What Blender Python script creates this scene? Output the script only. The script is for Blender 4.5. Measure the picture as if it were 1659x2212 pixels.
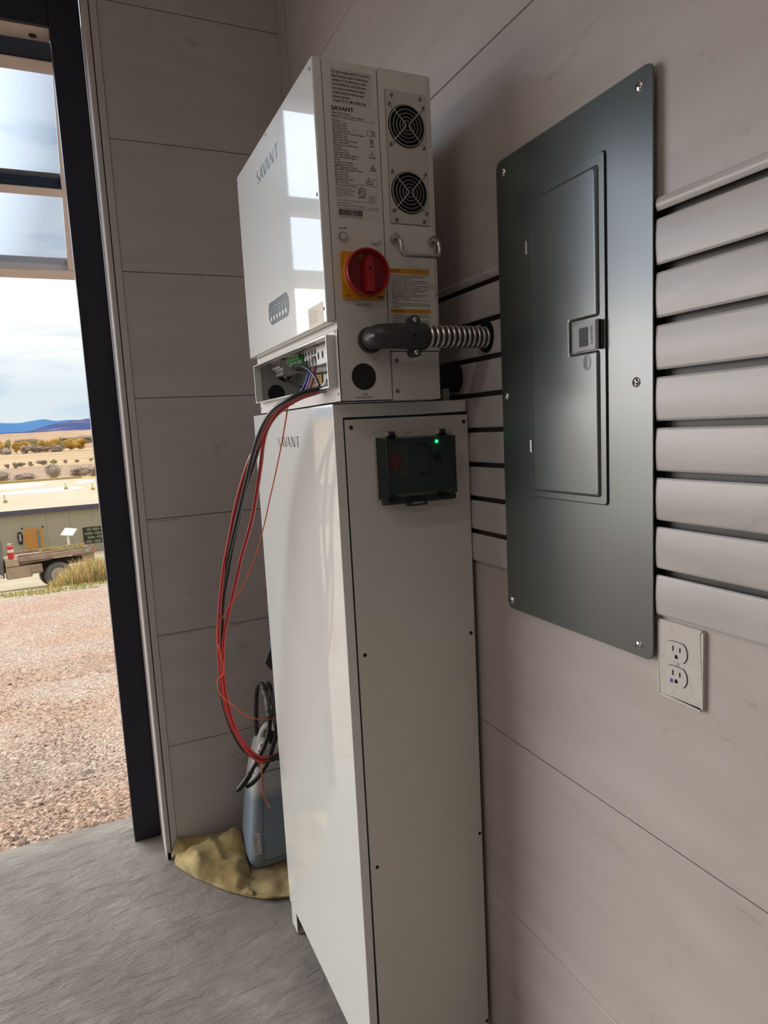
import bpy, bmesh, math, random
from mathutils import Vector, Matrix, noise
random.seed(7)
PI = math.pi
for o in list(bpy.data.objects): bpy.data.objects.remove(o)
C = bpy.context.scene.collection
SC = bpy.context.scene

# ------------------------------------------------------------------ camera
CAM_POS = Vector((-0.8149, -2.5044, 1.5815)); CAM_F = 1442.14
CR = Vector((0.90738725, -0.41716969, -0.0511647)); CU = Vector((0.09883479, 0.09346876, 0.99070443)); CD = Vector((0.40850956, 0.90400943, -0.12604324))
cam = bpy.data.cameras.new('camera'); co = bpy.data.objects.new('camera', cam); C.objects.link(co)
cam.sensor_fit = 'VERTICAL'; cam.sensor_height = 24.0; cam.lens = CAM_F / 2212 * 24.0
cam.clip_start = 0.02; cam.clip_end = 30000
M = Matrix((CR, CU, -CD)).transposed().to_4x4(); M.translation = CAM_POS
co.matrix_world = M; SC.camera = co
def ray(u, v): return CD + (u - 829.5) / CAM_F * CR - (v - 1106) / CAM_F * CU
def at(u, v, Y):                       # world point seen at (u, v) that lies at distance Y
    w = ray(u, v); return CAM_POS + (Y - CAM_POS.y) / w.y * w
def atx(u, v, X):
    w = ray(u, v); return CAM_POS + (X - CAM_POS.x) / w.x * w

# ------------------------------------------------------------------ world, sun, fill lamps, exposure
SC.view_settings.view_transform = 'Standard'; SC.view_settings.look = 'None'
SC.view_settings.exposure = 0.0; SC.view_settings.gamma = 1.0; SC.view_settings.use_curve_mapping = False
SKY = 1.0; SUN = 1.7; FILL_LAMP = 8.0
W = bpy.data.worlds.new('sky'); SC.world = W; W.use_nodes = True
nt = W.node_tree; nt.nodes.clear()
def N(nt, t, **k):
    n = nt.nodes.new(t)
    for a, b in k.items(): setattr(n, a, b)
    return n
def ramp(nt, stops, interp='LINEAR'):
    r = N(nt, 'ShaderNodeValToRGB'); e = r.color_ramp.elements; r.color_ramp.interpolation = interp
    while len(e) < len(stops): e.new(0.5)
    for i, (p, c) in enumerate(stops): e[i].position = p; e[i].color = (c[0], c[1], c[2], 1)
    return r
L = nt.links.new
tc = N(nt, 'ShaderNodeTexCoord'); sep = N(nt, 'ShaderNodeSeparateXYZ'); L(tc.outputs['Generated'], sep.inputs[0])
# layered cloud deck: noise stretched along the horizon
mp = N(nt, 'ShaderNodeMapping'); mp.inputs['Scale'].default_value = (2.6, 2.6, 17.0); mp.inputs['Location'].default_value = (3.1, 1.2, 0.4); L(tc.outputs['Generated'], mp.inputs[0])
n1 = N(nt, 'ShaderNodeTexNoise'); n1.inputs['Scale'].default_value = 1.6; n1.inputs['Detail'].default_value = 7; n1.inputs['Roughness'].default_value = 0.5; n1.inputs['Distortion'].default_value = 0.5
L(mp.outputs[0], n1.inputs['Vector'])
cl = ramp(nt, [(0.32, (0.0, 0, 0)), (0.52, (1, 1, 1))]); L(n1.outputs['Fac'], cl.inputs[0])
blue = ramp(nt, [(0.0, (0.60, 0.72, 0.80)), (0.04, (0.58, 0.72, 0.84)), (0.09, (0.45, 0.62, 0.82)), (0.15, (0.82, 0.88, 0.92)), (0.24, (0.78, 0.84, 0.90)), (0.5, (0.50, 0.60, 0.72)), (1.0, (0.40, 0.50, 0.65))]); L(sep.outputs[2], blue.inputs[0])
white = ramp(nt, [(0.0, (0.80, 0.86, 0.88)), (0.07, (0.74, 0.84, 0.90)), (0.16, (1.15, 1.15, 1.08)), (0.26, (1.25, 1.22, 1.15)), (0.5, (0.95, 0.98, 1.0)), (1.0, (0.8, 0.85, 0.9))]); L(sep.outputs[2], white.inputs[0])
mx = N(nt, 'ShaderNodeMix', data_type='RGBA'); L(cl.outputs[0], mx.inputs[0]); L(blue.outputs[0], mx.inputs[6]); L(white.outputs[0], mx.inputs[7])
# glow added on the -x side of the sky to brighten the room
dt = N(nt, 'ShaderNodeVectorMath', operation='DOT_PRODUCT'); dt.inputs[1].default_value = Vector((-0.66, 0.62, 0.42)).normalized(); L(tc.outputs['Generated'], dt.inputs[0])
gr = ramp(nt, [(0.0, (0.0, 0, 0)), (0.72, (0.0, 0, 0)), (0.88, (0.45, 0.45, 0.45)), (1.0, (1, 1, 1))]); L(dt.outputs['Value'], gr.inputs[0])
ad = N(nt, 'ShaderNodeMix', data_type='RGBA', blend_type='ADD'); ad.inputs[0].default_value = 1.0
gm = N(nt, 'ShaderNodeMix', data_type='RGBA', blend_type='MULTIPLY'); gm.inputs[0].default_value = 1.0; gm.inputs[7].default_value = (9.0, 8.7, 8.3, 1); L(gr.outputs[0], gm.inputs[6])
L(mx.outputs[2], ad.inputs[6]); L(gm.outputs[2], ad.inputs[7])
bg = N(nt, 'ShaderNodeBackground'); bg.inputs[1].default_value = SKY; L(ad.outputs[2], bg.inputs[0])
wo = N(nt, 'ShaderNodeOutputWorld'); L(bg.outputs[0], wo.inputs[0])

sl = bpy.data.lights.new('sun', 'SUN'); sl.energy = SUN; sl.angle = math.radians(6); sl.color = (1.0, 0.93, 0.84)
so = bpy.data.objects.new('sun', sl); C.objects.link(so)
so.rotation_euler = Vector((0.45, 0.0, 0.85)).to_track_quat('Z', 'Y').to_euler()

# ------------------------------------------------------------------ helpers
def tag(o, label=None, cat=None, group=None, kind=None):
    if label: o['label'] = label
    if cat: o['category'] = cat
    if group: o['group'] = group
    if kind: o['kind'] = kind
    return o
def link(name, me, mat=None, parent=None):
    o = bpy.data.objects.new(name, me); C.objects.link(o)
    if mat is not None and not me.materials:
        for m in (mat if isinstance(mat, (list, tuple)) else [mat]): me.materials.append(m)
    if parent is not None:
        o.parent = parent; o.matrix_parent_inverse = PINV.get(parent.name, Matrix.Identity(4))
    return o
PINV = {}
def empty(name, loc, label, cat, group=None):
    o = bpy.data.objects.new(name, None); C.objects.link(o); o.location = loc; o.empty_display_size = 0.05
    PINV[o.name] = Matrix.Translation(-Vector(loc))
    return tag(o, label, cat, group)
def smooth_bm(bm, ang=35):
    for f in bm.faces: f.smooth = True
    a = math.radians(ang)
    for e in bm.edges:
        e.smooth = len(e.link_faces) == 2 and e.calc_face_angle(0) < a
class B:
    """collects shapes in one mesh, world coordinates"""
    def __init__(s): s.bm = bmesh.new(); s.mi = 0
    def _mark(s, n0):
        s.bm.faces.ensure_lookup_table()
        for f in s.bm.faces[n0:]: f.material_index = s.mi
    def box(s, x0, x1, y0, y1, z0, z1, bev=0.0, seg=2, mat=None):
        t = bmesh.new(); bmesh.ops.create_cube(t, size=1)
        for v in t.verts:
            v.co = Vector(((x0 + x1) / 2 + v.co.x * (x1 - x0), (y0 + y1) / 2 + v.co.y * (y1 - y0), (z0 + z1) / 2 + v.co.z * (z1 - z0)))
        if bev > 0: bmesh.ops.bevel(t, geom=t.edges[:] , offset=bev, segments=seg, affect='EDGES', profile=0.5)
        return s.add(t, mat)
    def add(s, t, mat=None):
        if mat is not None: bmesh.ops.transform(t, matrix=mat, verts=t.verts[:])
        bmesh.ops.recalc_face_normals(t, faces=t.faces[:])
        me = bpy.data.meshes.new('t'); t.to_mesh(me); t.free(); n0 = len(s.bm.faces)
        s.bm.from_mesh(me); bpy.data.meshes.remove(me); s._mark(n0); return s
    def cyl(s, p, q, r, r2=None, n=24, cap=True):
        p, q = Vector(p), Vector(q); d = q - p; t = bmesh.new()
        bmesh.ops.create_cone(t, cap_ends=cap, segments=n, radius1=r, radius2=r if r2 is None else r2, depth=d.length)
        m = Matrix.Translation((p + q) / 2) @ d.to_track_quat('Z', 'Y').to_matrix().to_4x4()
        return s.add(t, m)
    def ball(s, c, r, sx=1, sy=1, sz=1, n=16):
        t = bmesh.new(); bmesh.ops.create_uvsphere(t, u_segments=n, v_segments=max(6, n // 2), radius=r)
        return s.add(t, Matrix.Translation(Vector(c)) @ Matrix.Diagonal((sx, sy, sz, 1)))
    def tube(s, pts, r, n=10, closed=False, caps=True):
        pts = [Vector(p) for p in pts]; K = len(pts); t = bmesh.new(); rings = []
        rr = r if isinstance(r, (list, tuple)) else [r] * K
        up = None
        for i, p in enumerate(pts):
            if closed: d = pts[(i + 1) % K] - pts[i - 1]
            else: d = pts[min(i + 1, K - 1)] - pts[max(i - 1, 0)]
            d.normalize()
            if up is None: up = d.orthogonal().normalized()
            else:
                up = up - d * up.dot(d)
                up = up.normalized() if up.length > 1e-6 else d.orthogonal().normalized()
            w = d.cross(up)
            rings.append([t.verts.new(p + rr[i] * (math.cos(2 * PI * k / n) * up + math.sin(2 * PI * k / n) * w)) for k in range(n)])
        for i in range(K if closed else K - 1):
            a, b = rings[i], rings[(i + 1) % K]
            off = 0
            if closed and i == K - 1:
                off = min(range(n), key=lambda o_: sum((a[k].co - b[(k + o_) % n].co).length for k in range(n)))
            for k in range(n): t.faces.new((a[k], a[(k + 1) % n], b[(k + 1 + off) % n], b[(k + off) % n]))
        if caps and not closed: t.faces.new(rings[0][::-1]); t.faces.new(rings[-1])
        return s.add(t)
    def prism(s, poly, O, U, V, Nn, h0, h1, bev=0.0, seg=2):
        """2D polygon poly extruded along Nn from h0 to h1, in the frame O,U,V"""
        O, U, V, Nn = Vector(O), Vector(U), Vector(V), Vector(Nn); t = bmesh.new()
        a = [t.verts.new(O + U * x + V * y + Nn * h0) for x, y in poly]; b = [t.verts.new(O + U * x + V * y + Nn * h1) for x, y in poly]
        t.faces.new(a[::-1]); top = t.faces.new(b); K = len(poly)
        for i in range(K): t.faces.new((a[i], a[(i + 1) % K], b[(i + 1) % K], b[i]))
        if bev > 0: bmesh.ops.bevel(t, geom=list(top.edges), offset=bev, segments=seg, affect='EDGES', profile=0.5)
        return s.add(t)
    def build(s, name, mat, parent=None, smooth=35, sub=0):
        smooth_bm(s.bm, smooth); me = bpy.data.meshes.new(name); s.bm.to_mesh(me); s.bm.free()
        o = link(name, me, mat, parent)
        if len(me.polygons) < 4000:
            wn = o.modifiers.new('weighted', 'WEIGHTED_NORMAL'); wn.weight = 100; wn.keep_sharp = True
        if sub:
            m = o.modifiers.new('sub', 'SUBSURF'); m.levels = m.render_levels = sub
        return o
def rrect(x0, x1, y0, y1, r, n=5):
    out = []
    for cx, cy, a0 in ((x1 - r, y1 - r, 0), (x0 + r, y1 - r, 90), (x0 + r, y0 + r, 180), (x1 - r, y0 + r, 270)):
        for k in range(n + 1):
            a = math.radians(a0 + 90 * k / n); out.append((cx + r * math.cos(a), cy + r * math.sin(a)))
    return out
def circ(cx, cy, r, n=32, r2=None): return [(cx + r * math.cos(2 * PI * k / n), cy + (r2 or r) * math.sin(2 * PI * k / n)) for k in range(n)]
def catmull(P, n=8):
    P = [Vector(p) for p in P]; out = []
    for i in range(len(P) - 1):
        a, b, c, d = P[max(i - 1, 0)], P[i], P[i + 1], P[min(i + 2, len(P) - 1)]
        for k in range(n):
            t = k / n; out.append(0.5 * ((2 * b) + (c - a) * t + (2 * a - 5 * b + 4 * c - d) * t * t + (3 * b - a - 3 * c + d) * t ** 3))
    out.append(P[-1]); return out
# frames for faces turned to the camera side (-y) and to the room (-x)
X1, Y1, Z1 = Vector((1, 0, 0)), Vector((0, 1, 0)), Vector((0, 0, 1))
SIDE = (X1, Z1, -Y1)       # u = x, v = z, out = -y
FRONT = (-Y1, Z1, -X1)     # u = -y, v = z, out = -x
def text_mesh(lines, size, font_scale=(1, 1), spacing=1.0, align='LEFT', lead=1.0, bold=0.0):
    cu = bpy.data.curves.new('t', 'FONT'); cu.body = '\n'.join(lines) if isinstance(lines, (list, tuple)) else lines
    cu.size = size; cu.space_character = spacing; cu.align_x = align; cu.space_line = lead; cu.offset = bold; cu.resolution_u = 2
    o = bpy.data.objects.new('t', cu); C.objects.link(o)
    dg = bpy.context.evaluated_depsgraph_get(); dg.update()
    me = bpy.data.meshes.new_from_object(o.evaluated_get(dg)); bpy.data.objects.remove(o)
    me.transform(Matrix.Diagonal((font_scale[0], font_scale[1], 1, 1)))
    return me
def frame_mat(O, F, lift=0.0003):
    U, V, Nn = F; m = Matrix((U, V, Nn)).transposed().to_4x4(); m.translation = Vector(O) + Nn * lift; return m
def text(name, lines, size, O, F, mat, parent, fit=None, **k):
    me = text_mesh(lines, size, **k)
    if fit:                                            # stretch to (width, height), origin at lower left
        xs = [v.co.x for v in me.vertices]; ys = [v.co.y for v in me.vertices]
        w, h = max(xs) - min(xs), max(ys) - min(ys)
        me.transform(Matrix.Diagonal((fit[0] / w, fit[1] / h, 1, 1)) @ Matrix.Translation((-min(xs), -min(ys), 0)))
    me.transform(frame_mat(O, F)); return link(name, me, mat, parent)
def join_text(name, items, mat, parent):
    bm = bmesh.new()
    for lines, size, O, F, k in items:
        fit = k.pop('fit', None); me = text_mesh(lines, size, **k)
        if fit:
            xs = [v.co.x for v in me.vertices]; ys = [v.co.y for v in me.vertices]
            me.transform(Matrix.Diagonal((fit[0] / (max(xs) - min(xs)), fit[1] / (max(ys) - min(ys)), 1, 1)) @ Matrix.Translation((-min(xs), -min(ys), 0)))
        me.transform(frame_mat(O, F)); bm.from_mesh(me); bpy.data.meshes.remove(me)
    me = bpy.data.meshes.new(name); bm.to_mesh(me); bm.free(); return link(name, me, mat, parent)

# ------------------------------------------------------------------ materials
def mat(name, col, rough=0.5, metal=0.0, coat=0.0, coat_rough=0.05, spec=0.5, bump=None, var=None, trans=0.0, emit=None, alpha=1.0, ior=1.45, sheen=0.0, sss=0.0):
    m = bpy.data.materials.new(name); m.use_nodes = True; t = m.node_tree; b = t.nodes['Principled BSDF']
    b.inputs['Base Color'].default_value = (*col, 1); b.inputs['Roughness'].default_value = rough; b.inputs['Metallic'].default_value = metal
    b.inputs['Coat Weight'].default_value = coat; b.inputs['Coat Roughness'].default_value = coat_rough; b.inputs['Specular IOR Level'].default_value = spec
    b.inputs['Transmission Weight'].default_value = trans; b.inputs['IOR'].default_value = ior; b.inputs['Alpha'].default_value = alpha
    b.inputs['Sheen Weight'].default_value = sheen
    if emit: b.inputs['Emission Color'].default_value = (*emit[0], 1); b.inputs['Emission Strength'].default_value = emit[1]
    tcn = t.nodes.new('ShaderNodeTexCoord')
    if var:   # (scale vector, second colour, low, high, detail)
        sc, c2, lo, hi, det = var
        mpn = t.nodes.new('ShaderNodeMapping'); mpn.inputs['Scale'].default_value = sc; t.links.new(tcn.outputs['Object'], mpn.inputs[0])
        nz = t.nodes.new('ShaderNodeTexNoise'); nz.inputs['Scale'].default_value = 1; nz.inputs['Detail'].default_value = det; nz.inputs['Roughness'].default_value = 0.6; t.links.new(mpn.outputs[0], nz.inputs['Vector'])
        r = ramp(t, [(lo, col), (hi, c2)]); t.links.new(nz.outputs['Fac'], r.inputs[0]); t.links.new(r.outputs[0], b.inputs['Base Color'])
    if bump:  # (scale, strength, distance, detail)
        sc, st, di, det = bump
        mpn = t.nodes.new('ShaderNodeMapping'); mpn.inputs['Scale'].default_value = sc if isinstance(sc, tuple) else (sc, sc, sc); t.links.new(tcn.outputs['Object'], mpn.inputs[0])
        nz = t.nodes.new('ShaderNodeTexNoise'); nz.inputs['Scale'].default_value = 1; nz.inputs['Detail'].default_value = det; t.links.new(mpn.outputs[0], nz.inputs['Vector'])
        bn = t.nodes.new('ShaderNodeBump'); bn.inputs['Strength'].default_value = st; bn.inputs['Distance'].default_value = di
        t.links.new(nz.outputs['Fac'], bn.inputs['Height']); t.links.new(bn.outputs[0], b.inputs['Normal'])
        if coat: t.links.new(bn.outputs[0], b.inputs['Coat Normal'])
    return m
def wall_mat(name, c1, c2, c3, rough, axis):
    """printed concrete look: soft streaks along the board, pale clouds and small brown smudges"""
    m = mat(name, c1, rough); t = m.node_tree; b = t.nodes['Principled BSDF']; tcn = N(t, 'ShaderNodeTexCoord')
    def nz(sc, det, rg=0.6, dist=0.0, loc=(0, 0, 0)):
        mp_ = N(t, 'ShaderNodeMapping'); mp_.inputs['Scale'].default_value = sc; mp_.inputs['Location'].default_value = loc; t.links.new(tcn.outputs['Object'], mp_.inputs[0])
        n_ = N(t, 'ShaderNodeTexNoise'); n_.inputs['Scale'].default_value = 1; n_.inputs['Detail'].default_value = det; n_.inputs['Roughness'].default_value = rg; n_.inputs['Distortion'].default_value = dist
        t.links.new(mp_.outputs[0], n_.inputs['Vector']); return n_
    s = (2.2, 2.2, 9) 
    a = nz(s, 5, 0.55, 0.8); r1 = ramp(t, [(0.25, c1), (0.8, c2)]); t.links.new(a.outputs['Fac'], r1.inputs[0])
    k = nz((7, 7, 16), 8, 0.7, 1.2, (4, 2, 1)); r2 = ramp(t, [(0.60, (0, 0, 0)), (0.76, (1, 1, 1))]); t.links.new(k.outputs['Fac'], r2.inputs[0])
    ml = N(t, 'ShaderNodeMath', operation='MULTIPLY'); ml.inputs[1].default_value = 0.7; t.links.new(r2.outputs[0], ml.inputs[0])
    mx_ = N(t, 'ShaderNodeMix', data_type='RGBA'); t.links.new(ml.outputs[0], mx_.inputs[0]); t.links.new(r1.outputs[0], mx_.inputs[6]); mx_.inputs[7].default_value = (*c3, 1)
    t.links.new(mx_.outputs[2], b.inputs['Base Color'])
    g = nz((40, 40, 60), 4); bn = N(t, 'ShaderNodeBump'); bn.inputs['Strength'].default_value = 0.08; bn.inputs['Distance'].default_value = 0.002
    t.links.new(g.outputs['Fac'], bn.inputs['Height']); t.links.new(bn.outputs[0], b.inputs['Normal'])
    return m
MW = wall_mat('printed_panel', (0.47, 0.405, 0.37), (0.58, 0.52, 0.48), (0.30, 0.24, 0.21), 0.32, 0)
MWB = wall_mat('printed_panel_back', (0.48, 0.43, 0.41), (0.56, 0.515, 0.49), (0.27, 0.225, 0.20), 0.42, 1)
def residue(m, bands, xlim):
    t = m.node_tree; b = t.nodes['Principled BSDF']; src = b.inputs['Base Color'].links[0].from_socket
    tcn = N(t, 'ShaderNodeTexCoord'); sp = N(t, 'ShaderNodeSeparateXYZ'); t.links.new(tcn.outputs['Object'], sp.inputs[0])
    nz = N(t, 'ShaderNodeTexNoise'); nz.inputs['Scale'].default_value = 14; nz.inputs['Detail'].default_value = 8; nz.inputs['Roughness'].default_value = 0.7; t.links.new(tcn.outputs['Object'], nz.inputs['Vector'])
    tot = None
    for z1, h, x0, x1 in bands:
        d = N(t, 'ShaderNodeMath', operation='SUBTRACT'); d.inputs[0].default_value = z1; t.links.new(sp.outputs[2], d.inputs[1])       # distance below the seam
        w = N(t, 'ShaderNodeMath', operation='MULTIPLY_ADD'); t.links.new(nz.outputs['Fac'], w.inputs[0]); w.inputs[1].default_value = h * 2.6; w.inputs[2].default_value = -h * 0.75
        c = N(t, 'ShaderNodeMath', operation='LESS_THAN'); t.links.new(d.outputs[0], c.inputs[0]); t.links.new(w.outputs[0], c.inputs[1])
        p = N(t, 'ShaderNodeMath', operation='GREATER_THAN'); t.links.new(d.outputs[0], p.inputs[0]); p.inputs[1].default_value = 0.0
        a1 = N(t, 'ShaderNodeMath', operation='GREATER_THAN'); t.links.new(sp.outputs[0], a1.inputs[0]); a1.inputs[1].default_value = x0
        a2 = N(t, 'ShaderNodeMath', operation='LESS_THAN'); t.links.new(sp.outputs[0], a2.inputs[0]); a2.inputs[1].default_value = x1
        m1 = N(t, 'ShaderNodeMath', operation='MULTIPLY'); t.links.new(c.outputs[0], m1.inputs[0]); t.links.new(p.outputs[0], m1.inputs[1])
        m2 = N(t, 'ShaderNodeMath', operation='MULTIPLY'); t.links.new(a1.outputs[0], m2.inputs[0]); t.links.new(a2.outputs[0], m2.inputs[1])
        m3 = N(t, 'ShaderNodeMath', operation='MULTIPLY'); t.links.new(m1.outputs[0], m3.inputs[0]); t.links.new(m2.outputs[0], m3.inputs[1])
        if tot is None: tot = m3
        else: ad_ = N(t, 'ShaderNodeMath', operation='MAXIMUM'); t.links.new(tot.outputs[0], ad_.inputs[0]); t.links.new(m3.outputs[0], ad_.inputs[1]); tot = ad_
    k = N(t, 'ShaderNodeMath', operation='MULTIPLY'); t.links.new(tot.outputs[0], k.inputs[0]); k.inputs[1].default_value = 0.75
    mx_ = N(t, 'ShaderNodeMix', data_type='RGBA'); t.links.new(k.outputs[0], mx_.inputs[0]); t.links.new(src, mx_.inputs[6]); mx_.inputs[7].default_value = (0.40, 0.29, 0.19, 1); t.links.new(mx_.outputs[2], b.inputs['Base Color'])
residue(MWB, [(0.8660, 0.009, -0.62, -0.40), (0.8660, 0.014, -0.345, -0.30), (1.2925, 0.010, -0.62, -0.42)], 0)
MSLAT = wall_mat('slat_pvc', (0.46, 0.41, 0.385), (0.60, 0.56, 0.54), (0.38, 0.34, 0.33), 0.26, 0)
MTRIM = mat('pvc_trim', (0.55, 0.50, 0.475), 0.4)
MTRIMW = mat('pvc_trim_light', (0.50, 0.45, 0.42), 0.4)
MDARK = mat('dark_gap', (0.02, 0.018, 0.017), 0.8)
MSLOT = mat('slot_inner_pvc', (0.13, 0.12, 0.115), 0.45)
MSTEEL = mat('black_painted_steel', (0.014, 0.015, 0.028), 0.42, bump=(120, 0.05, 0.001, 3))
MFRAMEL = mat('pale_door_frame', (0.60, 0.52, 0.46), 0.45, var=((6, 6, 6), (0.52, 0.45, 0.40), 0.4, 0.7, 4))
MWHITE = mat('gloss_cream_paint', (0.74, 0.73, 0.69), 0.32, coat=1.0, coat_rough=0.035, bump=(90, 0.02, 0.0006, 2))
MSIDE = mat('satin_cream_paint', (0.70, 0.665, 0.62), 0.42, bump=(900, 0.12, 0.0003, 2))
MSEAM = mat('seam_black', (0.01, 0.01, 0.01), 0.7)
MGREY = mat('inner_grey_steel', (0.62, 0.62, 0.61), 0.45)
MINK = mat('black_ink', (0.02, 0.02, 0.025), 0.6)
MNAVY = mat('navy_ink', (0.06, 0.08, 0.14), 0.25, metal=0.2)
MLABEL = mat('label_silver', (0.66, 0.62, 0.58), 0.4)
MLABEL2 = mat('label_pale', (0.60, 0.56, 0.52), 0.35)
MYEL = mat('yellow_plastic', (0.72, 0.30, 0.015), 0.45)
MORG = mat('orange_print', (0.66, 0.29, 0.02), 0.5)
MRED = mat('red_plastic', (0.36, 0.008, 0.015), 0.35)
MREDD = mat('red_plastic_dish', (0.20, 0.004, 0.012), 0.45)
MSTAIN = mat('stainless', (0.55, 0.52, 0.48), 0.25, metal=1.0)
MZINC = mat('zinc', (0.72, 0.70, 0.66), 0.28, metal=1.0)
MCHROME = mat('chrome', (0.85, 0.85, 0.85), 0.12, metal=1.0)
MBLACK = mat('black_plastic', (0.012, 0.012, 0.014), 0.45)
MBLK2 = mat('black_void', (0.004, 0.005, 0.008), 0.9)
MFIT = mat('charcoal_fitting', (0.045, 0.045, 0.048), 0.38, bump=(300, 0.08, 0.0006, 3))
MGREEN = mat('green_grey_enamel', (0.050, 0.065, 0.062), 0.30, coat=1.0, coat_rough=0.23, spec=0.9, bump=(1400, 0.06, 0.0002, 2))
MSMOKE = mat('smoked_clear_cover', (0.03, 0.05, 0.05), 0.06, alpha=0.34, coat=0.6)
MSMOKE2 = mat('smoked_cover_rim', (0.02, 0.03, 0.03), 0.10, alpha=0.70, coat=0.6)
MIVORY = mat('ivory_print_plate', (0.62, 0.57, 0.52), 0.22, coat=0.5, var=((60, 60, 60), (0.50, 0.43, 0.36), 0.52, 0.80, 8))
MIVORY2 = mat('ivory_nylon', (0.62, 0.57, 0.52), 0.3)
MLED = mat('green_led', (0.0, 0.6, 0.15), 0.4, emit=((0.02, 1.0, 0.22), 6.0))
MCABR = mat('red_cable', (0.50, 0.022, 0.025), 0.30, coat=0.3)
MCABK = mat('black_cable', (0.012, 0.013, 0.016), 0.30, coat=0.3)
MTAPE = mat('black_tape', (0.03, 0.03, 0.032), 0.28, bump=(500, 0.7, 0.003, 4))
MDUCT = mat('silver_black_tape', (0.16, 0.16, 0.155), 0.22, bump=(260, 0.9, 0.004, 4), metal=0.5)
MSTR = mat('orange_twine', (0.85, 0.14, 0.05), 0.7, bump=((900, 900, 900), 0.8, 0.001, 1))
MRUB = mat('black_hose', (0.02, 0.021, 0.023), 0.5)
MPCB = mat('green_terminal', (0.03, 0.30, 0.06), 0.4)

# ------------------------------------------------------------------ room shell
H = 0.4282; Z0 = 0.010                                      # board pitch of the wall cladding
CEIL = 3.9; RX = -6.6; RY = -7.0
def boards(axis, a0, a1, plane, levels, name, m, gap=0.0022, thick=0.012, holes=()):
    b = B()
    for z0, z1 in zip(levels[:-1], levels[1:]):
        if axis == 'y': b.box(plane, plane + thick, a0, a1, z0 + gap / 2, z1 - gap / 2, 0.0012, 1)
        else: b.box(a0, a1, plane, plane + thick, z0 + gap / 2, z1 - gap / 2, 0.0012, 1)
    return b
lv_low = [0.0, 0.4495 - 0.002, 0.8775, 1.2665]
lv_up = [1.894, 2.3202, 2.7476, 3.175, 3.602, CEIL]
b = boards('y', RY, -0.0805, 0.0, lv_low, '', MW)
t_ = boards('y', RY, -0.0805, 0.0, lv_up, '', MW)
me = bpy.data.meshes.new('x'); t_.bm.to_mesh(me); b.bm.from_mesh(me)
b.mi = 1; b.box(0.013, 0.16, RY - 0.2, 0.18, -0.02, CEIL, 0)
b.build('wall_right', [MW, MDARK])['kind'] = 'structure'
b = B(); b.box(-0.006, 0.012, -0.0795, -0.001, 0, CEIL, 0.003); b.build('trim_1', MTRIMW)['kind'] = 'structure'
lv = [0.0] + [Z0 + k * H + 0.002 for k in range(1, 9)] + [CEIL]
b = boards('x', -0.6145, 0.0125, 0.0, lv, '', MWB)
b.mi = 1; b.box(-0.6556, 0.012, 0.013, 0.178, -0.02, CEIL, 0)
b.build('wall_back', [MWB, MTRIM])['kind'] = 'structure'
# jamb trims beside the opening, and the reveal
b = B(); b.box(-0.6556, -0.6405, -0.006, 0.010, 0.0, CEIL, 0.002); b.box(-0.6375, -0.6150, -0.005, 0.010, 0.03, CEIL, 0.002)
b.mi = 1; b.box(-0.641, -0.637, 0.002, 0.010, 0, CEIL, 0)
b.mi = 0; b.box(-0.6575, -0.6555, -0.003, 0.176, 0.0, 3.0, 0.0006); b.box(-0.655, -0.615, -0.006, 0.004, 0, 0.03, 0.001)
b.build('trim_2', [MTRIM, MDARK])['kind'] = 'structure'
# header wall above the opening and the wall left of it
OPL = -5.0; HB = 2.99
b = B(); b.box(OPL, -0.6556, 0.0, 0.17, 3.20, CEIL, 0); b.box(RX, OPL, 0.0, 0.17, -0.02, CEIL, 0); b.build('wall_left_of_opening', MWB)['kind'] = 'structure'
bpy.data.objects['wall_left_of_opening'].name = 'wall_front'
# left wall; its unseen opening is added to let in fill light
b = B(); BY0, BY1, BZ = -3.2, -1.4, 2.3
b.box(RX - 0.16, RX, RY, BY0, -0.02, CEIL, 0); b.box(RX - 0.16, RX, BY1, 0.17, -0.02, CEIL, 0); b.box(RX - 0.16, RX, BY0, BY1, BZ, CEIL, 0); b.box(RX - 0.16, RX, BY0, BY1, -0.02, 0.9, 0)
b.build('wall_left', MWB)['kind'] = 'structure'
b = B(); b.box(RX, 0.16, RY - 0.16, RY, -0.02, CEIL, 0); b.build('wall_rear', MWB)['kind'] = 'structure'
MCEIL = mat('ceiling_white', (0.62, 0.60, 0.57), 0.6)
b = B(); b.box(RX - 0.16, 0.16, RY - 0.16, 0.30, CEIL, CEIL + 0.2, 0); b.build('ceiling', MCEIL)['kind'] = 'structure'

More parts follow.
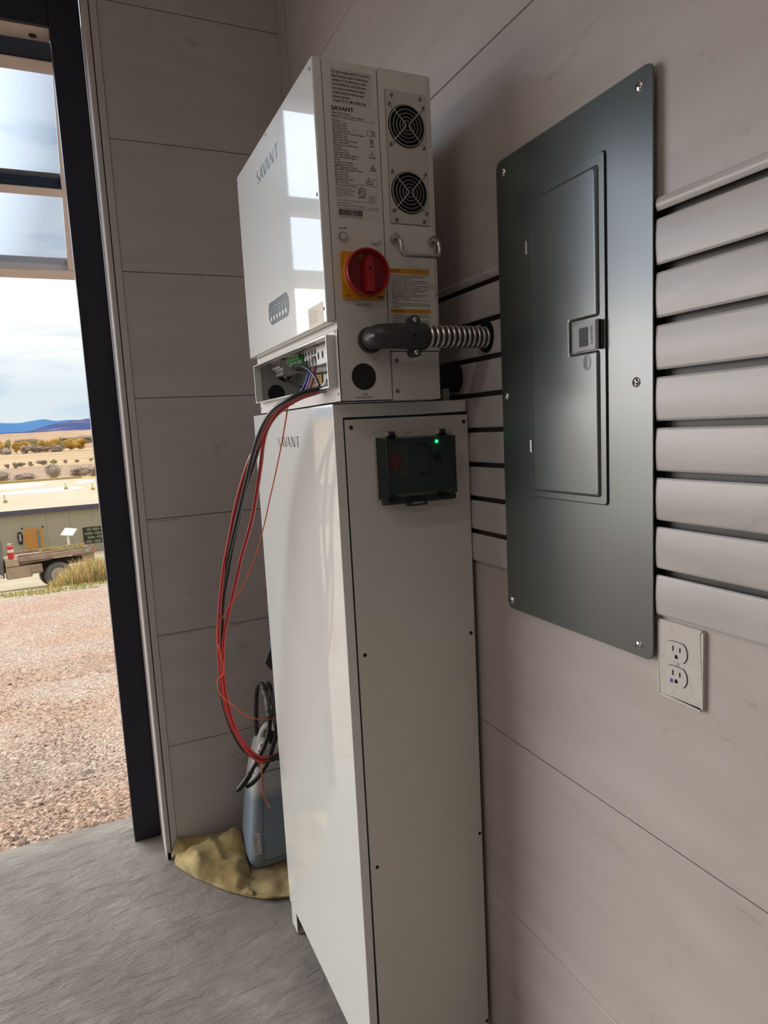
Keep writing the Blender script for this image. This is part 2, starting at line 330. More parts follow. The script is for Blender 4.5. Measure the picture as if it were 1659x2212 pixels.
# stamped concrete slab
def floor_mat():
    m = mat('stamped_concrete', (0.30, 0.28, 0.27), 0.55); t = m.node_tree; b = t.nodes['Principled BSDF']; tcn = N(t, 'ShaderNodeTexCoord')
    def nz(sc, det, rg=0.6, dist=0.0, rot=0.0):
        mp_ = N(t, 'ShaderNodeMapping'); mp_.inputs['Scale'].default_value = sc; mp_.inputs['Rotation'].default_value = (0, 0, rot); t.links.new(tcn.outputs['Object'], mp_.inputs[0])
        n_ = N(t, 'ShaderNodeTexNoise'); n_.inputs['Scale'].default_value = 1; n_.inputs['Detail'].default_value = det; n_.inputs['Roughness'].default_value = rg; n_.inputs['Distortion'].default_value = dist
        t.links.new(mp_.outputs[0], n_.inputs['Vector']); return n_
    a = nz((3, 2, 1), 6, 0.6, 0.8); r1 = ramp(t, [(0.3, (0.195, 0.158, 0.140)), (0.5, (0.25, 0.22, 0.19)), (0.7, (0.33, 0.30, 0.265))]); t.links.new(a.outputs['Fac'], r1.inputs[0])
    t.links.new(r1.outputs[0], b.inputs['Base Color'])
    h1 = nz((9, 20, 1), 9, 0.62, 0.35, 0.9); h2 = nz((190, 190, 1), 6, 0.75)
    rd = N(t, 'ShaderNodeTexNoise'); rd.noise_type = 'RIDGED_MULTIFRACTAL'; rd.inputs['Scale'].default_value = 3.4; rd.inputs['Detail'].default_value = 8; rd.inputs['Roughness'].default_value = 0.6; rd.inputs['Distortion'].default_value = 0.3
    mp_ = N(t, 'ShaderNodeMapping'); mp_.inputs['Scale'].default_value = (1, 2.4, 1); mp_.inputs['Rotation'].default_value = (0, 0, 0.9); t.links.new(tcn.outputs['Object'], mp_.inputs[0]); t.links.new(mp_.outputs[0], rd.inputs['Vector'])
    m1 = N(t, 'ShaderNodeMath', operation='MULTIPLY_ADD'); t.links.new(h2.outputs['Fac'], m1.inputs[0]); m1.inputs[1].default_value = 0.13; t.links.new(h1.outputs['Fac'], m1.inputs[2])
    m2 = N(t, 'ShaderNodeMath', operation='MULTIPLY_ADD'); t.links.new(rd.outputs['Fac'], m2.inputs[0]); m2.inputs[1].default_value = 0.10; t.links.new(m1.outputs[0], m2.inputs[2])
    bn = N(t, 'ShaderNodeBump'); bn.inputs['Strength'].default_value = 1.0; bn.inputs['Distance'].default_value = 0.030
    t.links.new(m2.outputs[0], bn.inputs['Height']); t.links.new(bn.outputs[0], b.inputs['Normal'])
    return m
b = B(); b.box(RX - 0.4, 0.16, RY - 0.16, 0.385, -0.12, 0.0, 0.006); b.build('floor', floor_mat())['kind'] = 'structure'

# ------------------------------------------------------------------ steel portal of the opening and its raised glazed leaf
b = B()
b.box(-0.7585, -0.6575, 0.178, 0.280, 0.0, 3.60, 0.004); b.box(OPL - 0.02, -0.7585, 0.178, 0.280, HB, 3.60, 0.004); b.box(OPL - 0.10, OPL - 0.01, 0.178, 0.280, 0.0, 3.60, 0.004)
b.build('door_1', MSTEEL)['kind'] = 'structure'
leaf = empty('overhead_door', (-2.5, 0.30, 2.98), 'raised overhead door leaf with dark rails and tinted glass tilted outward above the opening', 'door')
P0, P1 = Vector((0, 0.33, 2.945)), Vector((0, 1.72, 2.535))
dl = (P1 - P0).normalized(); nl = Vector((0, -dl.z, dl.y))           # along the leaf, and its upper side
LX0, LX1 = OPL + 0.05, -0.690; Ln = (P1 - P0).length
def leaf_box(x0, x1, s0, s1, t0, t1, bev=0.004):
    t = bmesh.new(); bmesh.ops.create_cube(t, size=1)
    for v in t.verts: v.co = Vector(((x0 + x1) / 2 + v.co.x * (x1 - x0), (s0 + s1) / 2 + v.co.y * (s1 - s0), (t0 + t1) / 2 + v.co.z * (t1 - t0)))
    bmesh.ops.bevel(t, geom=t.edges[:], offset=bev, segments=1, affect='EDGES')
    m = Matrix((X1, dl, nl)).transposed().to_4x4(); m.translation = P0
    return t, m
b = B()
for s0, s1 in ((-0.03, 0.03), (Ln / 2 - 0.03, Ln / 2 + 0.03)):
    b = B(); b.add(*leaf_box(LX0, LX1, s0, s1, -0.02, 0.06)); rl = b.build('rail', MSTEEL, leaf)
    b = B(); b.add(*leaf_box(LX0, LX1, s0 + 0.001, s1 - 0.001, -0.0235, -0.0195, 0.001)); b.build('lit_underside_strip', MFRAMEL, rl)  # thin pale strip paints the gravel's bounce light on the dark rail's underside
b = B(); b.add(*leaf_box(LX0, LX1, Ln - 0.05, Ln + 0.05, -0.03, 0.05)); b.build('bottom_rail', MFRAMEL, leaf)
for nm, sx in (('stile', LX1 - 0.07), ('stile', LX0), ('stile', -2.45)):
    b = B(); b.add(*leaf_box(sx, sx + 0.07, -0.03, Ln, -0.025, 0.05)); b.build(nm, MFRAMEL, leaf)
MG = bpy.data.materials.new('tinted_glass'); MG.use_nodes = True; t = MG.node_tree; t.nodes.clear()
tr = N(t, 'ShaderNodeBsdfTransparent'); tr.inputs[0].default_value = (0.66, 0.72, 0.80, 1); gl = N(t, 'ShaderNodeBsdfGlossy'); gl.inputs['Roughness'].default_value = 0.02
fr = N(t, 'ShaderNodeValue'); fr.outputs[0].default_value = 0.05; ms = N(t, 'ShaderNodeMixShader'); ou = N(t, 'ShaderNodeOutputMaterial')
t.links.new(fr.outputs[0], ms.inputs[0]); t.links.new(tr.outputs[0], ms.inputs[1]); t.links.new(gl.outputs[0], ms.inputs[2]); t.links.new(ms.outputs[0], ou.inputs[0])
for s0, s1 in ((0.04, Ln / 2 - 0.03), (Ln / 2 + 0.03, Ln - 0.045)):
    for xa, xb in ((-2.385, LX1 - 0.065), (LX0 + 0.065, -2.445)):
        b = B(); b.add(*leaf_box(xa, xb, s0, s1, 0.006, 0.012, 0.001)); b.build('glass_pane', MG, leaf)
# pale header casing under the steel beam with its round hole
b = B(); b.box(OPL, -0.7595, 0.188, 0.276, HB - 0.004, HB + 0.002, 0.0005)
o = b.build('trim_3', MFRAMEL); o['kind'] = 'structure'
b = B(); hp = at(70, 74, 0.24); b.cyl((hp.x, 0.245, HB - 0.0055), (hp.x, 0.245, HB - 0.003), 0.013, n=20); tag(b.build('hole_plug', MBLACK), 'small dark round plug in the pale soffit above the door opening', 'plug')

# ------------------------------------------------------------------ slatwall
S = 0.0762; ZS = 1.8743
def slat_profile(z0, z1):
    """front outline in (x,z), x negative = room side"""
    r = 0.0035; fx = -0.009
    p = [(0.010, z0 + 0.012), (0.000, z0 + 0.010), (-0.004, z0 + 0.001), (fx + 0.002, z0), (fx + 0.0006, z0 + 0.002)] + [(fx - 0.0013 * (1 - (2 * k / 8 - 1) ** 2), z0 + 0.004 + (z1 - z0 - 0.008) * k / 8) for k in range(9)] + [(fx + 0.0006, z1 - 0.002), (fx + 0.002, z1), (-0.003, z1 - 0.0005), (-0.002, z1 - 0.006), (0.010, z1 - 0.008)]
    return p
def slatwall(name, y0, y1, label):
    e = empty(name, ((0.0), (y0 + y1) / 2, 1.2665), label, 'slatwall', 'slatwall boards around the breaker panel')
    b = B(); b.box(0.0115, 0.0125, y0, y1, 1.268, 1.892, 0); b.build('backing', MSLOT, e)
    tops = [ZS - S * i for i in range(8)]
    b = B(); b.prism(slat_profile(ZS, 1.8935), (0, y0, 0), X1, Z1, Y1, 0, y1 - y0); b.build('edge_strip', MSLAT, e)
    for i, zt in enumerate(tops):
        z1 = zt - 0.0105; z0 = (tops[i + 1]) if i < 7 else 1.2665
        b = B(); b.prism(slat_profile(z0, z1), (0, y0, 0), X1, Z1, Y1, 0, y1 - y0); b.build('slat', MSLAT, e)
    return e
slatwall('slatwall_panel', -1.3478, -0.081, 'grey slatwall boards between the white cabinet and the green breaker panel')
slatwall('slatwall_panel', RY, -1.7445, 'grey slatwall boards to the right of the green breaker panel above the outlet')

# ------------------------------------------------------------------ breaker panel
py0, py1, pz0, pz1 = -1.7425, -1.3490, 1.1890, 2.0815
bp = empty('breaker_panel', (0, (py0 + py1) / 2, pz0), 'grey-green metal breaker panel with closed door on the wall', 'breaker panel')
F = FRONT
b = B(); b.prism(rrect(-py1, -py0, pz0, pz1, 0.012), (-0.0105, 0, 0), *F, 0, 0.0035, 0.002)
b.build('cover', MGREEN, bp)
b = B(); b.box(-0.0106, -0.0004, py0 + 0.012, py1 - 0.010, pz0 + 0.02, pz1 - 0.02); b.build('enclosure_box', MDARK, bp)
dy0, dy1, dz0, dz1 = 1.4440, 1.6470, 1.4335, 1.9945
b = B(); b.prism(rrect(dy0 - 0.002, dy1 + 0.002, dz0 - 0.002, dz1 + 0.002, 0.005), (-0.014, 0, 0), *F, 0, 0.0004); b.build('door_gap', MSEAM, bp)
door = B(); door.prism(rrect(dy0, dy1, dz0, dz1, 0.004), (-0.014, 0, 0), *F, 0, 0.0035, 0.0012)
rib_ = [(1.4535, 1.4445), (1.6300, 1.4445), (1.6320, 1.4465), (1.6320, 1.6895), (1.5690, 1.6895), (1.5665, 1.692), (1.5665, 1.7415), (1.5690, 1.744), (1.6320, 1.744), (1.6320, 1.977), (1.6300, 1.979), (1.4535, 1.979)]
rib_base = [(1.4535, 1.4445), (1.6345, 1.4445), (1.6345, 1.6895), (1.5665, 1.6895), (1.5665, 1.7440), (1.6345, 1.7440), (1.6345, 1.979), (1.4535, 1.979)]
def inset(P, d):
    out = []; K = len(P)
    for i in range(K):
        a, q, c = Vector(P[i - 1]), Vector(P[i]), Vector(P[(i + 1) % K]); e1 = (q - a).normalized(); e2 = (c - q).normalized()
        out.append((q.x - (e1.y + e2.y) * d, q.y + (e1.x + e2.x) * d))
    return out
def rounded(P, r, n=3):
    out = []; K = len(P)
    for i in range(K):
        a, q, c = Vector(P[i - 1]), Vector(P[i]), Vector(P[(i + 1) % K]); u1 = (a - q).normalized() * r; u2 = (c - q).normalized() * r
        for k in range(n + 1):
            t_ = k / n; out.append(tuple(q + u1 * (1 - t_) ** 2 + u2 * t_ ** 2))
    return out
t = bmesh.new(); lay = []
for d_, h_ in ((0, 0.0), (0.0012, 0.0024), (0.0030, 0.0038), (0.0055, 0.0042)):
    lay.append([t.verts.new(Vector((-0.0175 - h_, -x, z))) for x, z in rounded(inset(rib_base, d_), 0.005)])
for a, c in zip(lay[:-1], lay[1:]):
    for k in range(len(a)): t.faces.new((a[k], a[(k + 1) % len(a)], c[(k + 1) % len(a)], c[k]))
bmesh.ops.triangulate(t, faces=[t.faces.new(lay[-1])]); door.add(t)
dobj = door.build('panel_door', MGREEN, bp, smooth=60)
b = B(); b.prism(rrect(1.5760, 1.6400, 1.6915, 1.7375, 0.003), (-0.0175, 0, 0), *F, 0, 0.0052, 0.0015)
lt = b.build('latch', mat('latch_grey', (0.20, 0.19, 0.19), 0.35, metal=0.4), bp)
b = B(); b.prism(rrect(1.5915, 1.6125, 1.6985, 1.7295, 0.001), (-0.0227, 0, 0), *F, 0, 0.0006); b.prism(rrect(1.6330, 1.6405, 1.6905, 1.738, 0.001), (-0.0225, 0, 0), *F, -0.003, 0.003, 0.001); b.build('latch_slot', MBLACK, lt)
me = text_mesh('SQUARE D', 0.0062); me.transform(Matrix.Rotation(-PI / 2, 4, 'Z')); me.transform(frame_mat((-0.0229, -1.6195, 1.730), F)); link('latch_lettering', me, MINK, lt)
b = B(); b.prism(circ(1.6085, 1.6715, 0.0092, 24, 0.0125), (-0.0217, 0, 0), *F, 0, 0.0007, 0.0004); b.build('lock_knockout', mat('knockout', (0.13, 0.155, 0.15), 0.35, coat=0.4), dobj)
for zc in (1.899, 1.5305):
    b = B(); b.box(-0.0185, -0.014, -1.4465, -1.4405, zc - 0.0125, zc + 0.0125, 0.001); b.build('hinge', MZINC, bp)
def screw(name, p, Nn, r, m, parent, cross=True, rot=0.4, h=None, slot=None):
    Nn = Vector(Nn); p = Vector(p); b = B(); t = bmesh.new(); bmesh.ops.create_uvsphere(t, u_segments=20, v_segments=10, radius=r)
    bmesh.ops.delete(t, geom=[v for v in t.verts if v.co.z < -1e-5], context='VERTS')
    q = Nn.to_track_quat('Z', 'Y').to_matrix().to_4x4(); mm = Matrix.Translation(p) @ q
    b.add(t, mm @ Matrix.Diagonal((1, 1, h or 0.45, 1)))
    b.mi = 1; hz = r * (h or 0.45)
    for a in ((rot, rot + PI / 2) if cross else (rot,)):
        b.box(-r * 0.62, r * 0.62, -r * 0.09, r * 0.09, hz * 0.80, hz * 1.03, 0, mat=mm @ Matrix.Rotation(a, 4, 'Z'))
    return b.build(name, [m, slot or MSEAM], parent)
for i, (yy, zz) in enumerate(((-1.3720, 2.0570), (-1.7170, 2.0570), (-1.3630, 1.6305), (-1.7100, 1.6305), (-1.3630, 1.2075), (-1.7130, 1.2075))):
    screw('screw', (-0.014, yy, zz), -X1, 0.0080, MCHROME, bp, rot=0.3 + i * 0.7)

# ------------------------------------------------------------------ outlet
ot = empty('wall_outlet', (0, -1.788, 1.1345), 'cream duplex wall outlet below the slatwall beside the green panel', 'outlet')
b = B(); b.prism(rrect(1.7455, 1.8305, 1.1345, 1.2600, 0.003), (0, 0, 0), *F, 0, 0.0068, 0.0058, 3); b.build('cover_plate', MIVORY, ot, smooth=50)
for zc in (1.2158, 1.1766):
    pl = [(1.7835 + 0.0195 * math.cos(a), zc + max(-0.0148, min(0.0148, 0.0195 * math.sin(a)))) for a in [2 * PI * k / 40 for k in range(40)]]
    b = B(); b.prism([(1.7835 + (x - 1.7835) * 1.05, zc + (z - zc) * 1.05) for x, z in pl], (-0.0066, 0, 0), *F, 0, 0.0004); g = b.build('socket_gap', MSEAM, ot)
    b = B(); b.prism(pl, (-0.0066, 0, 0), *F, 0, 0.0020, 0.0006); f_ = b.build('socket_face', MIVORY2, ot)
    b = B()
    b.prism(rrect(1.7762, 1.7786, zc + 0.000, zc + 0.0085, 0.0003), (-0.0085, 0, 0), *F, 0, 0.0003); b.prism(rrect(1.7893, 1.7917, zc + 0.0005, zc + 0.0078, 0.0003), (-0.0085, 0, 0), *F, 0, 0.0003)
    b.prism([(1.7807, zc - 0.0110), (1.7865, zc - 0.0110), (1.7865, zc - 0.0075), (1.7855, zc - 0.0055), (1.7836, zc - 0.0046), (1.7817, zc - 0.0055), (1.7807, zc - 0.0075)], (-0.0085, 0, 0), *F, 0, 0.0003)
    b.build('socket_slots', MBLK2, f_)
b = B(); b.prism(rrect(1.7722, 1.7775, 1.1640, 1.1705, 0.0004), (-0.0086, 0, 0), *F, 0, 0.0003); b.build('blue_mark', mat('blue_ink', (0.05, 0.09, 0.42), 0.5), ot)
screw('screw', (-0.0066, -1.7845, 1.1962), -X1, 0.0035, MIVORY2, ot, cross=False, rot=1.4, slot=MINK)

# ------------------------------------------------------------------ battery cabinet
cx0, cx1, cy0, cy1, ct = -0.3325, -0.0120, -1.2099, -0.5421, 1.6330
bc = empty('battery_cabinet', ((cx0 + cx1) / 2, (cy0 + cy1) / 2, 0), 'tall glossy white battery cabinet standing on the floor against the right wall', 'cabinet')
b = B(); b.prism([(cx0, 0.0817), (-0.3112, 0.0817), (-0.3112, 1.6046), (cx1 - 0.003, 1.6046), (cx1 - 0.003, ct), (cx0, ct)], (0, 0, 0), *SIDE, -cy1, -cy0, 0.0032, 3); b.build('outer_shell', MWHITE, bc)
b = B(); b.box(-0.3100, cx1 - 0.002, cy0 + 0.010, cy1 - 0.004, 0.075, 1.603, 0); b.build('inner_body', MSEAM, bc)
b = B(); b.box(-0.3090, cx1, cy0 - 0.0005, cy0 + 0.0095, 0.066, 1.6010, 0.003, 3); sp = b.build('side_panel', MSIDE, bc)
for xx in (cx0 + 0.002, cx1 - 0.052):
    for yy in (cy1 - 0.058, cy0 + 0.002):
        b = B(); b.box(xx, xx + 0.004, yy, yy + 0.056, 0.0, 0.086, 0.001); b.box(xx, xx + 0.05, yy, yy + 0.056, 0.0, 0.005, 0.001); b.box(xx, xx + 0.05, yy + 0.052, yy + 0.056, 0.0, 0.086, 0.001)
        b.build('foot', MWHITE, bc)
SP = (0, cy0 - 0.0005, 0)
b = B(); b.box(-0.3122, -0.3092, cy0 - 0.0002, cy0 + 0.004, 0.082, 1.6050, 0); b.box(-0.3122, cx1 - 0.003, cy0 - 0.0002, cy0 + 0.004, 1.6012, 1.6050, 0); b.build('panel_seam', MSEAM, bc)
for (x, z) in ((-0.2952, 1.5836), (-0.0240, 1.5843), (-0.2931, 1.0949), (-0.0244, 1.0966), (-0.2925, 0.5982), (-0.0200, 0.5942), (-0.0185, 0.0860)):
    b = B(); b.prism(circ(x, z, 0.0056, 24), SP, *SIDE, 0, 0.0006, 0.0003); b.mi = 1; b.prism(circ(x, z, 0.0043, 20), SP, *SIDE, 0.0006, 0.0009); b.mi = 2; b.prism(circ(x + 0.0004, z - 0.0002, 0.0022, 12), SP, *SIDE, 0.0009, 0.0012)
    b.build('recessed_screw', [MSIDE, MBLK2, mat('screw_core', (0.05, 0.05, 0.05), 0.4, metal=0.7)], bc)
# breaker window on the side panel
bw = bc
b = B(); b.prism(rrect(-0.2500, -0.0600, 1.4270, 1.5730, 0.010), SP, *SIDE, 0, 0.010, 0.003); b.build('window_frame', mat('pale_frame', (0.58, 0.55, 0.51), 0.4), bc)
b = B(); b.prism(rrect(-0.2420, -0.0640, 1.4380, 1.5600, 0.004), (0, SP[1] - 0.010, 0), *SIDE, 0, 0.0008); wb = b.build('inner_plate', mat('inner_dark_grey', (0.13, 0.165, 0.16), 0.5), bc)
b = B(); b.prism(rrect(-0.2330, -0.1720, 1.4700, 1.5430, 0.007), (0, SP[1] - 0.0108, 0), *SIDE, 0, 0.003, 0.001); b.build('switch_plate', mat('switch_plate_grey', (0.25, 0.23, 0.21), 0.5), wb)
b = B(); b.prism(circ(-0.2100, 1.5080, 0.0195), (0, SP[1] - 0.0138, 0), *SIDE, 0, 0.008, 0.002); b.box(-0.2170, -0.2030, SP[1] - 0.030, SP[1] - 0.018, 1.488, 1.527, 0.003); b.build('breaker_knob', mat('dull_red', (0.50, 0.05, 0.05), 0.4), wb)
hp_ = [(-0.146, SP[1] - 0.011, 1.540), (-0.146, SP[1] - 0.022, 1.5405), (-0.140, SP[1] - 0.024, 1.5405), (-0.129, SP[1] - 0.024, 1.539), (-0.1245, SP[1] - 0.024, 1.533), (-0.1245, SP[1] - 0.024, 1.510), (-0.1245, SP[1] - 0.024, 1.487), (-0.129, SP[1] - 0.024, 1.481), (-0.140, SP[1] - 0.024, 1.4795), (-0.146, SP[1] - 0.022, 1.4795), (-0.146, SP[1] - 0.011, 1.480)]
b = B(); b.tube(catmull(hp_, 4), 0.0026, 10); b.build('pull_handle', MBLACK, wb)
b = B(); b.prism(circ(-0.1005, 1.5110, 0.0092), (0, SP[1] - 0.0108, 0), *SIDE, 0, 0.006, 0.001); b.build('push_button', MBLACK, wb)
text('inner_lettering', ['POWER'], 0.006, (-0.216, SP[1] - 0.0109, 1.452), SIDE, MINK, wb)
b = B(); b.ball((-0.1010, SP[1] - 0.0115, 1.5450), 0.0036, sy=0.8); b.build('status_light', MLED, wb)
# smoked cover: a five-sided hollow shell
ox0, ox1, oz0, oz1, oy = -0.2455, -0.0625, 1.4300, 1.5600, SP[1] - 0.0102
dy_ = 0.030
b = B()
ix_0, ix_1, iz_0, iz_1 = ox0 + 0.011, ox1 - 0.009, oz0 + 0.004, oz1 - 0.004
b.box(ix_0, ix_1, oy - dy_, oy - dy_ + 0.002, iz_0, iz_1, 0)
cov = b.build('smoked_cover', MSMOKE, bc)
b = B()
for (ax, az), (bx_, bz_), (cx_, cz_), (dx_, dz_) in (((ox0, oz0), (ox1, oz0), (ix_1, iz_0), (ix_0, iz_0)), ((ox1, oz0), (ox1, oz1), (ix_1, iz_1), (ix_1, iz_0)), ((ox1, oz1), (ox0, oz1), (ix_0, iz_1), (ix_1, iz_1)), ((ox0, oz1), (ox0, oz0), (ix_0, iz_0), (ix_0, iz_1))):
    t = bmesh.new(); v = [t.verts.new(q) for q in ((ax, oy, az), (bx_, oy, bz_), (cx_, oy - dy_, cz_), (dx_, oy - dy_, dz_), (ax, oy + 0.0015, az), (bx_, oy + 0.0015, bz_), (cx_, oy - dy_ + 0.0015, cz_), (dx_, oy - dy_ + 0.0015, dz_))]
    for f in ((0, 1, 2, 3), (7, 6, 5, 4), (0, 4, 5, 1), (1, 5, 6, 2), (2, 6, 7, 3), (3, 7, 4, 0)): t.faces.new([v[k] for k in f])
    b.add(t)
b.tube([(ix_0, oy - dy_, iz_0), (ix_1, oy - dy_, iz_0), (ix_1, oy - dy_, iz_1), (ix_0, oy - dy_, iz_1)], 0.0012, 6, closed=True)
b.build('cover_rim', MSMOKE2, cov)
b = B(); b.prism(rrect(ox0, ox1 - 0.004, 1.4180, 1.4310, 0.004), (0, SP[1] - 0.010, 0), *SIDE, 0.014, 0.018, 0.001); b.prism(rrect(-0.1850, -0.1400, 1.4110, 1.4300, 0.002), (0, SP[1] - 0.010, 0), *SIDE, 0.006, 0.020, 0.001); b.build('latch_lip', MSMOKE2, cov)
b = B(); b.box(-0.176, -0.149, SP[1] - 0.032, SP[1] - 0.029, 1.4165, 1.4195, 0.0008); b.build('latch_pin', MZINC, cov)
for x in (-0.2155, -0.0960):
    b = B(); b.cyl((x, SP[1] - 0.010, 1.4290), (x, SP[1] - 0.034, 1.4290), 0.0085, n=24); b.build('cover_knob', MBLACK, cov)
for x in (-0.2110, -0.0890):
    b = B(); b.cyl((x - 0.0075, SP[1] - 0.0135, 1.5655), (x + 0.0075, SP[1] - 0.0135, 1.5655), 0.0062, n=16); b.build('cover_hinge', MFIT, cov)
    b = B(); b.cyl((x - 0.013, SP[1] - 0.0135, 1.5655), (x - 0.0078, SP[1] - 0.0135, 1.5655), 0.0055, n=16); b.cyl((x + 0.0078, SP[1] - 0.0135, 1.5655), (x + 0.011, SP[1] - 0.0135, 1.5655), 0.0055, n=16); b.build('hinge_barrel', MIVORY2, cov)
text('frame_lettering', ['GEWISS'], 0.005, (-0.1790, SP[1] - 0.0102, 1.5635), SIDE, MINK, bc)
# wordmark built letter by letter (thick and thin strokes)
def wordmark(O, Fr, w, h, m, parent):
    b = B(); U, V, Nn = Fr; cell = w / 6.0; lw = cell * 0.86
    def poly(pts): b.prism([(x * w, z * h) for x, z in pts], O, U, V, Nn, 0.0002, 0.0005)
    th, tn = 0.030, 0.008
    # S : ribbon of changing width
    pts = [(0.112, 0.80), (0.085, 0.95), (0.055, 1.0), (0.025, 0.93), (0.012, 0.78), (0.030, 0.62), (0.070, 0.44), (0.105, 0.28), (0.108, 0.12), (0.080, 0.02), (0.045, 0.0), (0.012, 0.08), (0.0, 0.24)]
    wd = [tn, tn, tn, .012, .018, .028, .034, .028, .018, .012, tn, tn, tn]
    cp = catmull([(x, z, 0) for x, z in pts], 3); n = len(cp)
    for i in range(n - 1):
        a, c = cp[i], cp[i + 1]; k = i / (n - 1) * (len(wd) - 1); wa = wd[int(k)] + (wd[min(int(k) + 1, len(wd) - 1)] - wd[int(k)]) * (k - int(k))
        poly([(a.x - wa / 2, a.y), (a.x + wa / 2, a.y), (c.x + wa / 2, c.y + 0.002), (c.x - wa / 2, c.y + 0.002)] if a.y < c.y else [(a.x - wa / 2, a.y), (c.x - wa / 2, c.y - 0.002), (c.x + wa / 2, c.y - 0.002), (a.x + wa / 2, a.y)])
    def A(x):
        poly([(x, 0), (x + tn, 0), (x + 0.078, 1), (x + 0.066, 1)]); poly([(x + 0.055, 1), (x + 0.082, 1), (x + 0.150, 0), (x + 0.118, 0)]); poly([(x + 0.03, 0.30), (x + 0.105, 0.30), (x + 0.102, 0.35), (x + 0.034, 0.35)])
    A(0.150)
    poly([(0.300, 1), (0.332, 1), (0.392, 0), (0.375, 0)]); poly([(0.380, 0), (0.392, 0), (0.455, 1), (0.445, 1)])
    A(0.455)
    poly([(0.655, 0), (0.665, 0), (0.665, 1), (0.655, 1)]); poly([(0.655, 1), (0.690, 1), (0.800, 0), (0.765, 0)]); poly([(0.790, 0), (0.800, 0), (0.800, 1), (0.790, 1)])
    poly([(0.850, 0.94), (1.0, 0.94), (1.0, 1), (0.850, 1)]); poly([(0.912, 0), (0.942, 0), (0.942, 1), (0.912, 1)])
    return b.build('wordmark', m, parent)
wordmark((cx0, -0.7845, 1.5440), FRONT, 0.186, 0.0255, MINK, bc)

# ------------------------------------------------------------------ inverter
ix0, ixc, ixm, ixb, iy0, iy1 = -0.3522, -0.3323, -0.2200, -0.1080, -1.2600, -0.6300
iz0, izc, izt = 1.6345, 1.7875, 2.2675
iv = empty('power_inverter', ((ix0 + ixb) / 2, (iy0 + iy1) / 2, iz0), 'boxy white power inverter with open wiring bay standing on top of the tall cabinet', 'inverter')
b = B(); b.box(ix0, ixc - 0.0005, iy0, iy1, izc, izt, 0.004, 3); fcov = b.build('front_cover', MWHITE, iv)
# body: shell with an open wiring bay
oy0, oy1, oz0b, oz1b = -1.2380, -0.6560, 1.6675, 1.7630
b = B(); b.box(ixc, ixm - 0.0008, iy0, iy1, oz1b + 0.012, izt - 0.001, 0.002); 
b.box(ixc, ixc + 0.0015, iy0, oy0, iz0, oz1b + 0.012, 0); b.box(ixc, ixc + 0.0015, oy1, iy1, iz0, oz1b + 0.012, 0)
b.box(ixc, ixc + 0.0015, oy0, oy1, iz0, oz0b, 0); b.box(ixc, ixc + 0.0015, oy0, oy1, oz1b, oz1b + 0.012, 0)
b.box(ixc, ixm - 0.0008, iy0, iy0 + 0.002, iz0, oz1b + 0.013, 0); b.box(ixc, ixm - 0.0008, iy1 - 0.002, iy1, iz0, oz1b + 0.013, 0); b.box(ixc, ixm - 0.0008, iy0, iy1, iz0, iz0 + 0.002, 0)
b.build('body_shell', MSIDE, iv)
b = B(); b.box(ixm - 0.004, ixm - 0.001, iy0 + 0.003, iy1 - 0.003, iz0 + 0.002, oz1b + 0.012, 0); b.box(ixc + 0.003, ixm - 0.004, iy1 - 0.0045, iy1 - 0.0022, iz0 + 0.002, oz1b + 0.012, 0)
b.build('bay_liner', MGREY, iv)
# raised lip around the bay
b = B(); lp = 0.018
b.box(ixc - lp, ixc, oy1, oy1 + 0.0035, oz0b - 0.0035, oz1b + 0.0035, 0.001); b.box(ixc - lp, ixc, oy0 - 0.0035, oy0, oz0b - 0.0035, oz1b + 0.0035, 0.001)
b.box(ixc - lp, ixc, oy0, oy1, oz0b - 0.0035, oz0b, 0.001); b.box(ixc - lp, ixc, oy0, oy1, oz1b, oz1b + 0.0035, 0.001)
b.build('bay_lip', MWHITE, iv)
for yy, zz in ((-0.9424, 1.6478), (-1.2478, 1.6507), (-0.6400, 1.6510), (-1.2478, 1.772)):
    b = B(); b.prism(circ(-yy, zz, 0.0040, 16), (ixc, 0, 0), *FRONT, 0, 0.0005, 0.0002); b.mi = 1; b.prism(circ(-yy, zz, 0.0026, 14), (ixc, 0, 0), *FRONT, 0.0005, 0.0008); b.build('screw_hole', [MSIDE, MINK], iv)
for yy, zz in ((-1.2478, 2.2481), (-0.9339, 2.2560), (-1.2476, 2.0262), (-0.6380, 2.2500), (-1.2476, 1.8149), (-0.6370, 2.0203), (-0.6370, 1.8108)):
    b = B(); b.prism(circ(-yy, zz, 0.0042, 18), (ix0, 0, 0), *FRONT, 0, 0.0004, 0.0002); b.mi = 1; b.prism(circ(-yy, zz, 0.0033, 16), (ix0, 0, 0), *FRONT, 0.0004, 0.0007); b.build('cover_screw', [MWHITE, mat('screw_brown', (0.08, 0.05, 0.05), 0.5)], iv)
wordmark((ix0, -0.8340, 2.1795), FRONT, 0.183, 0.0290, MNAVY, iv)
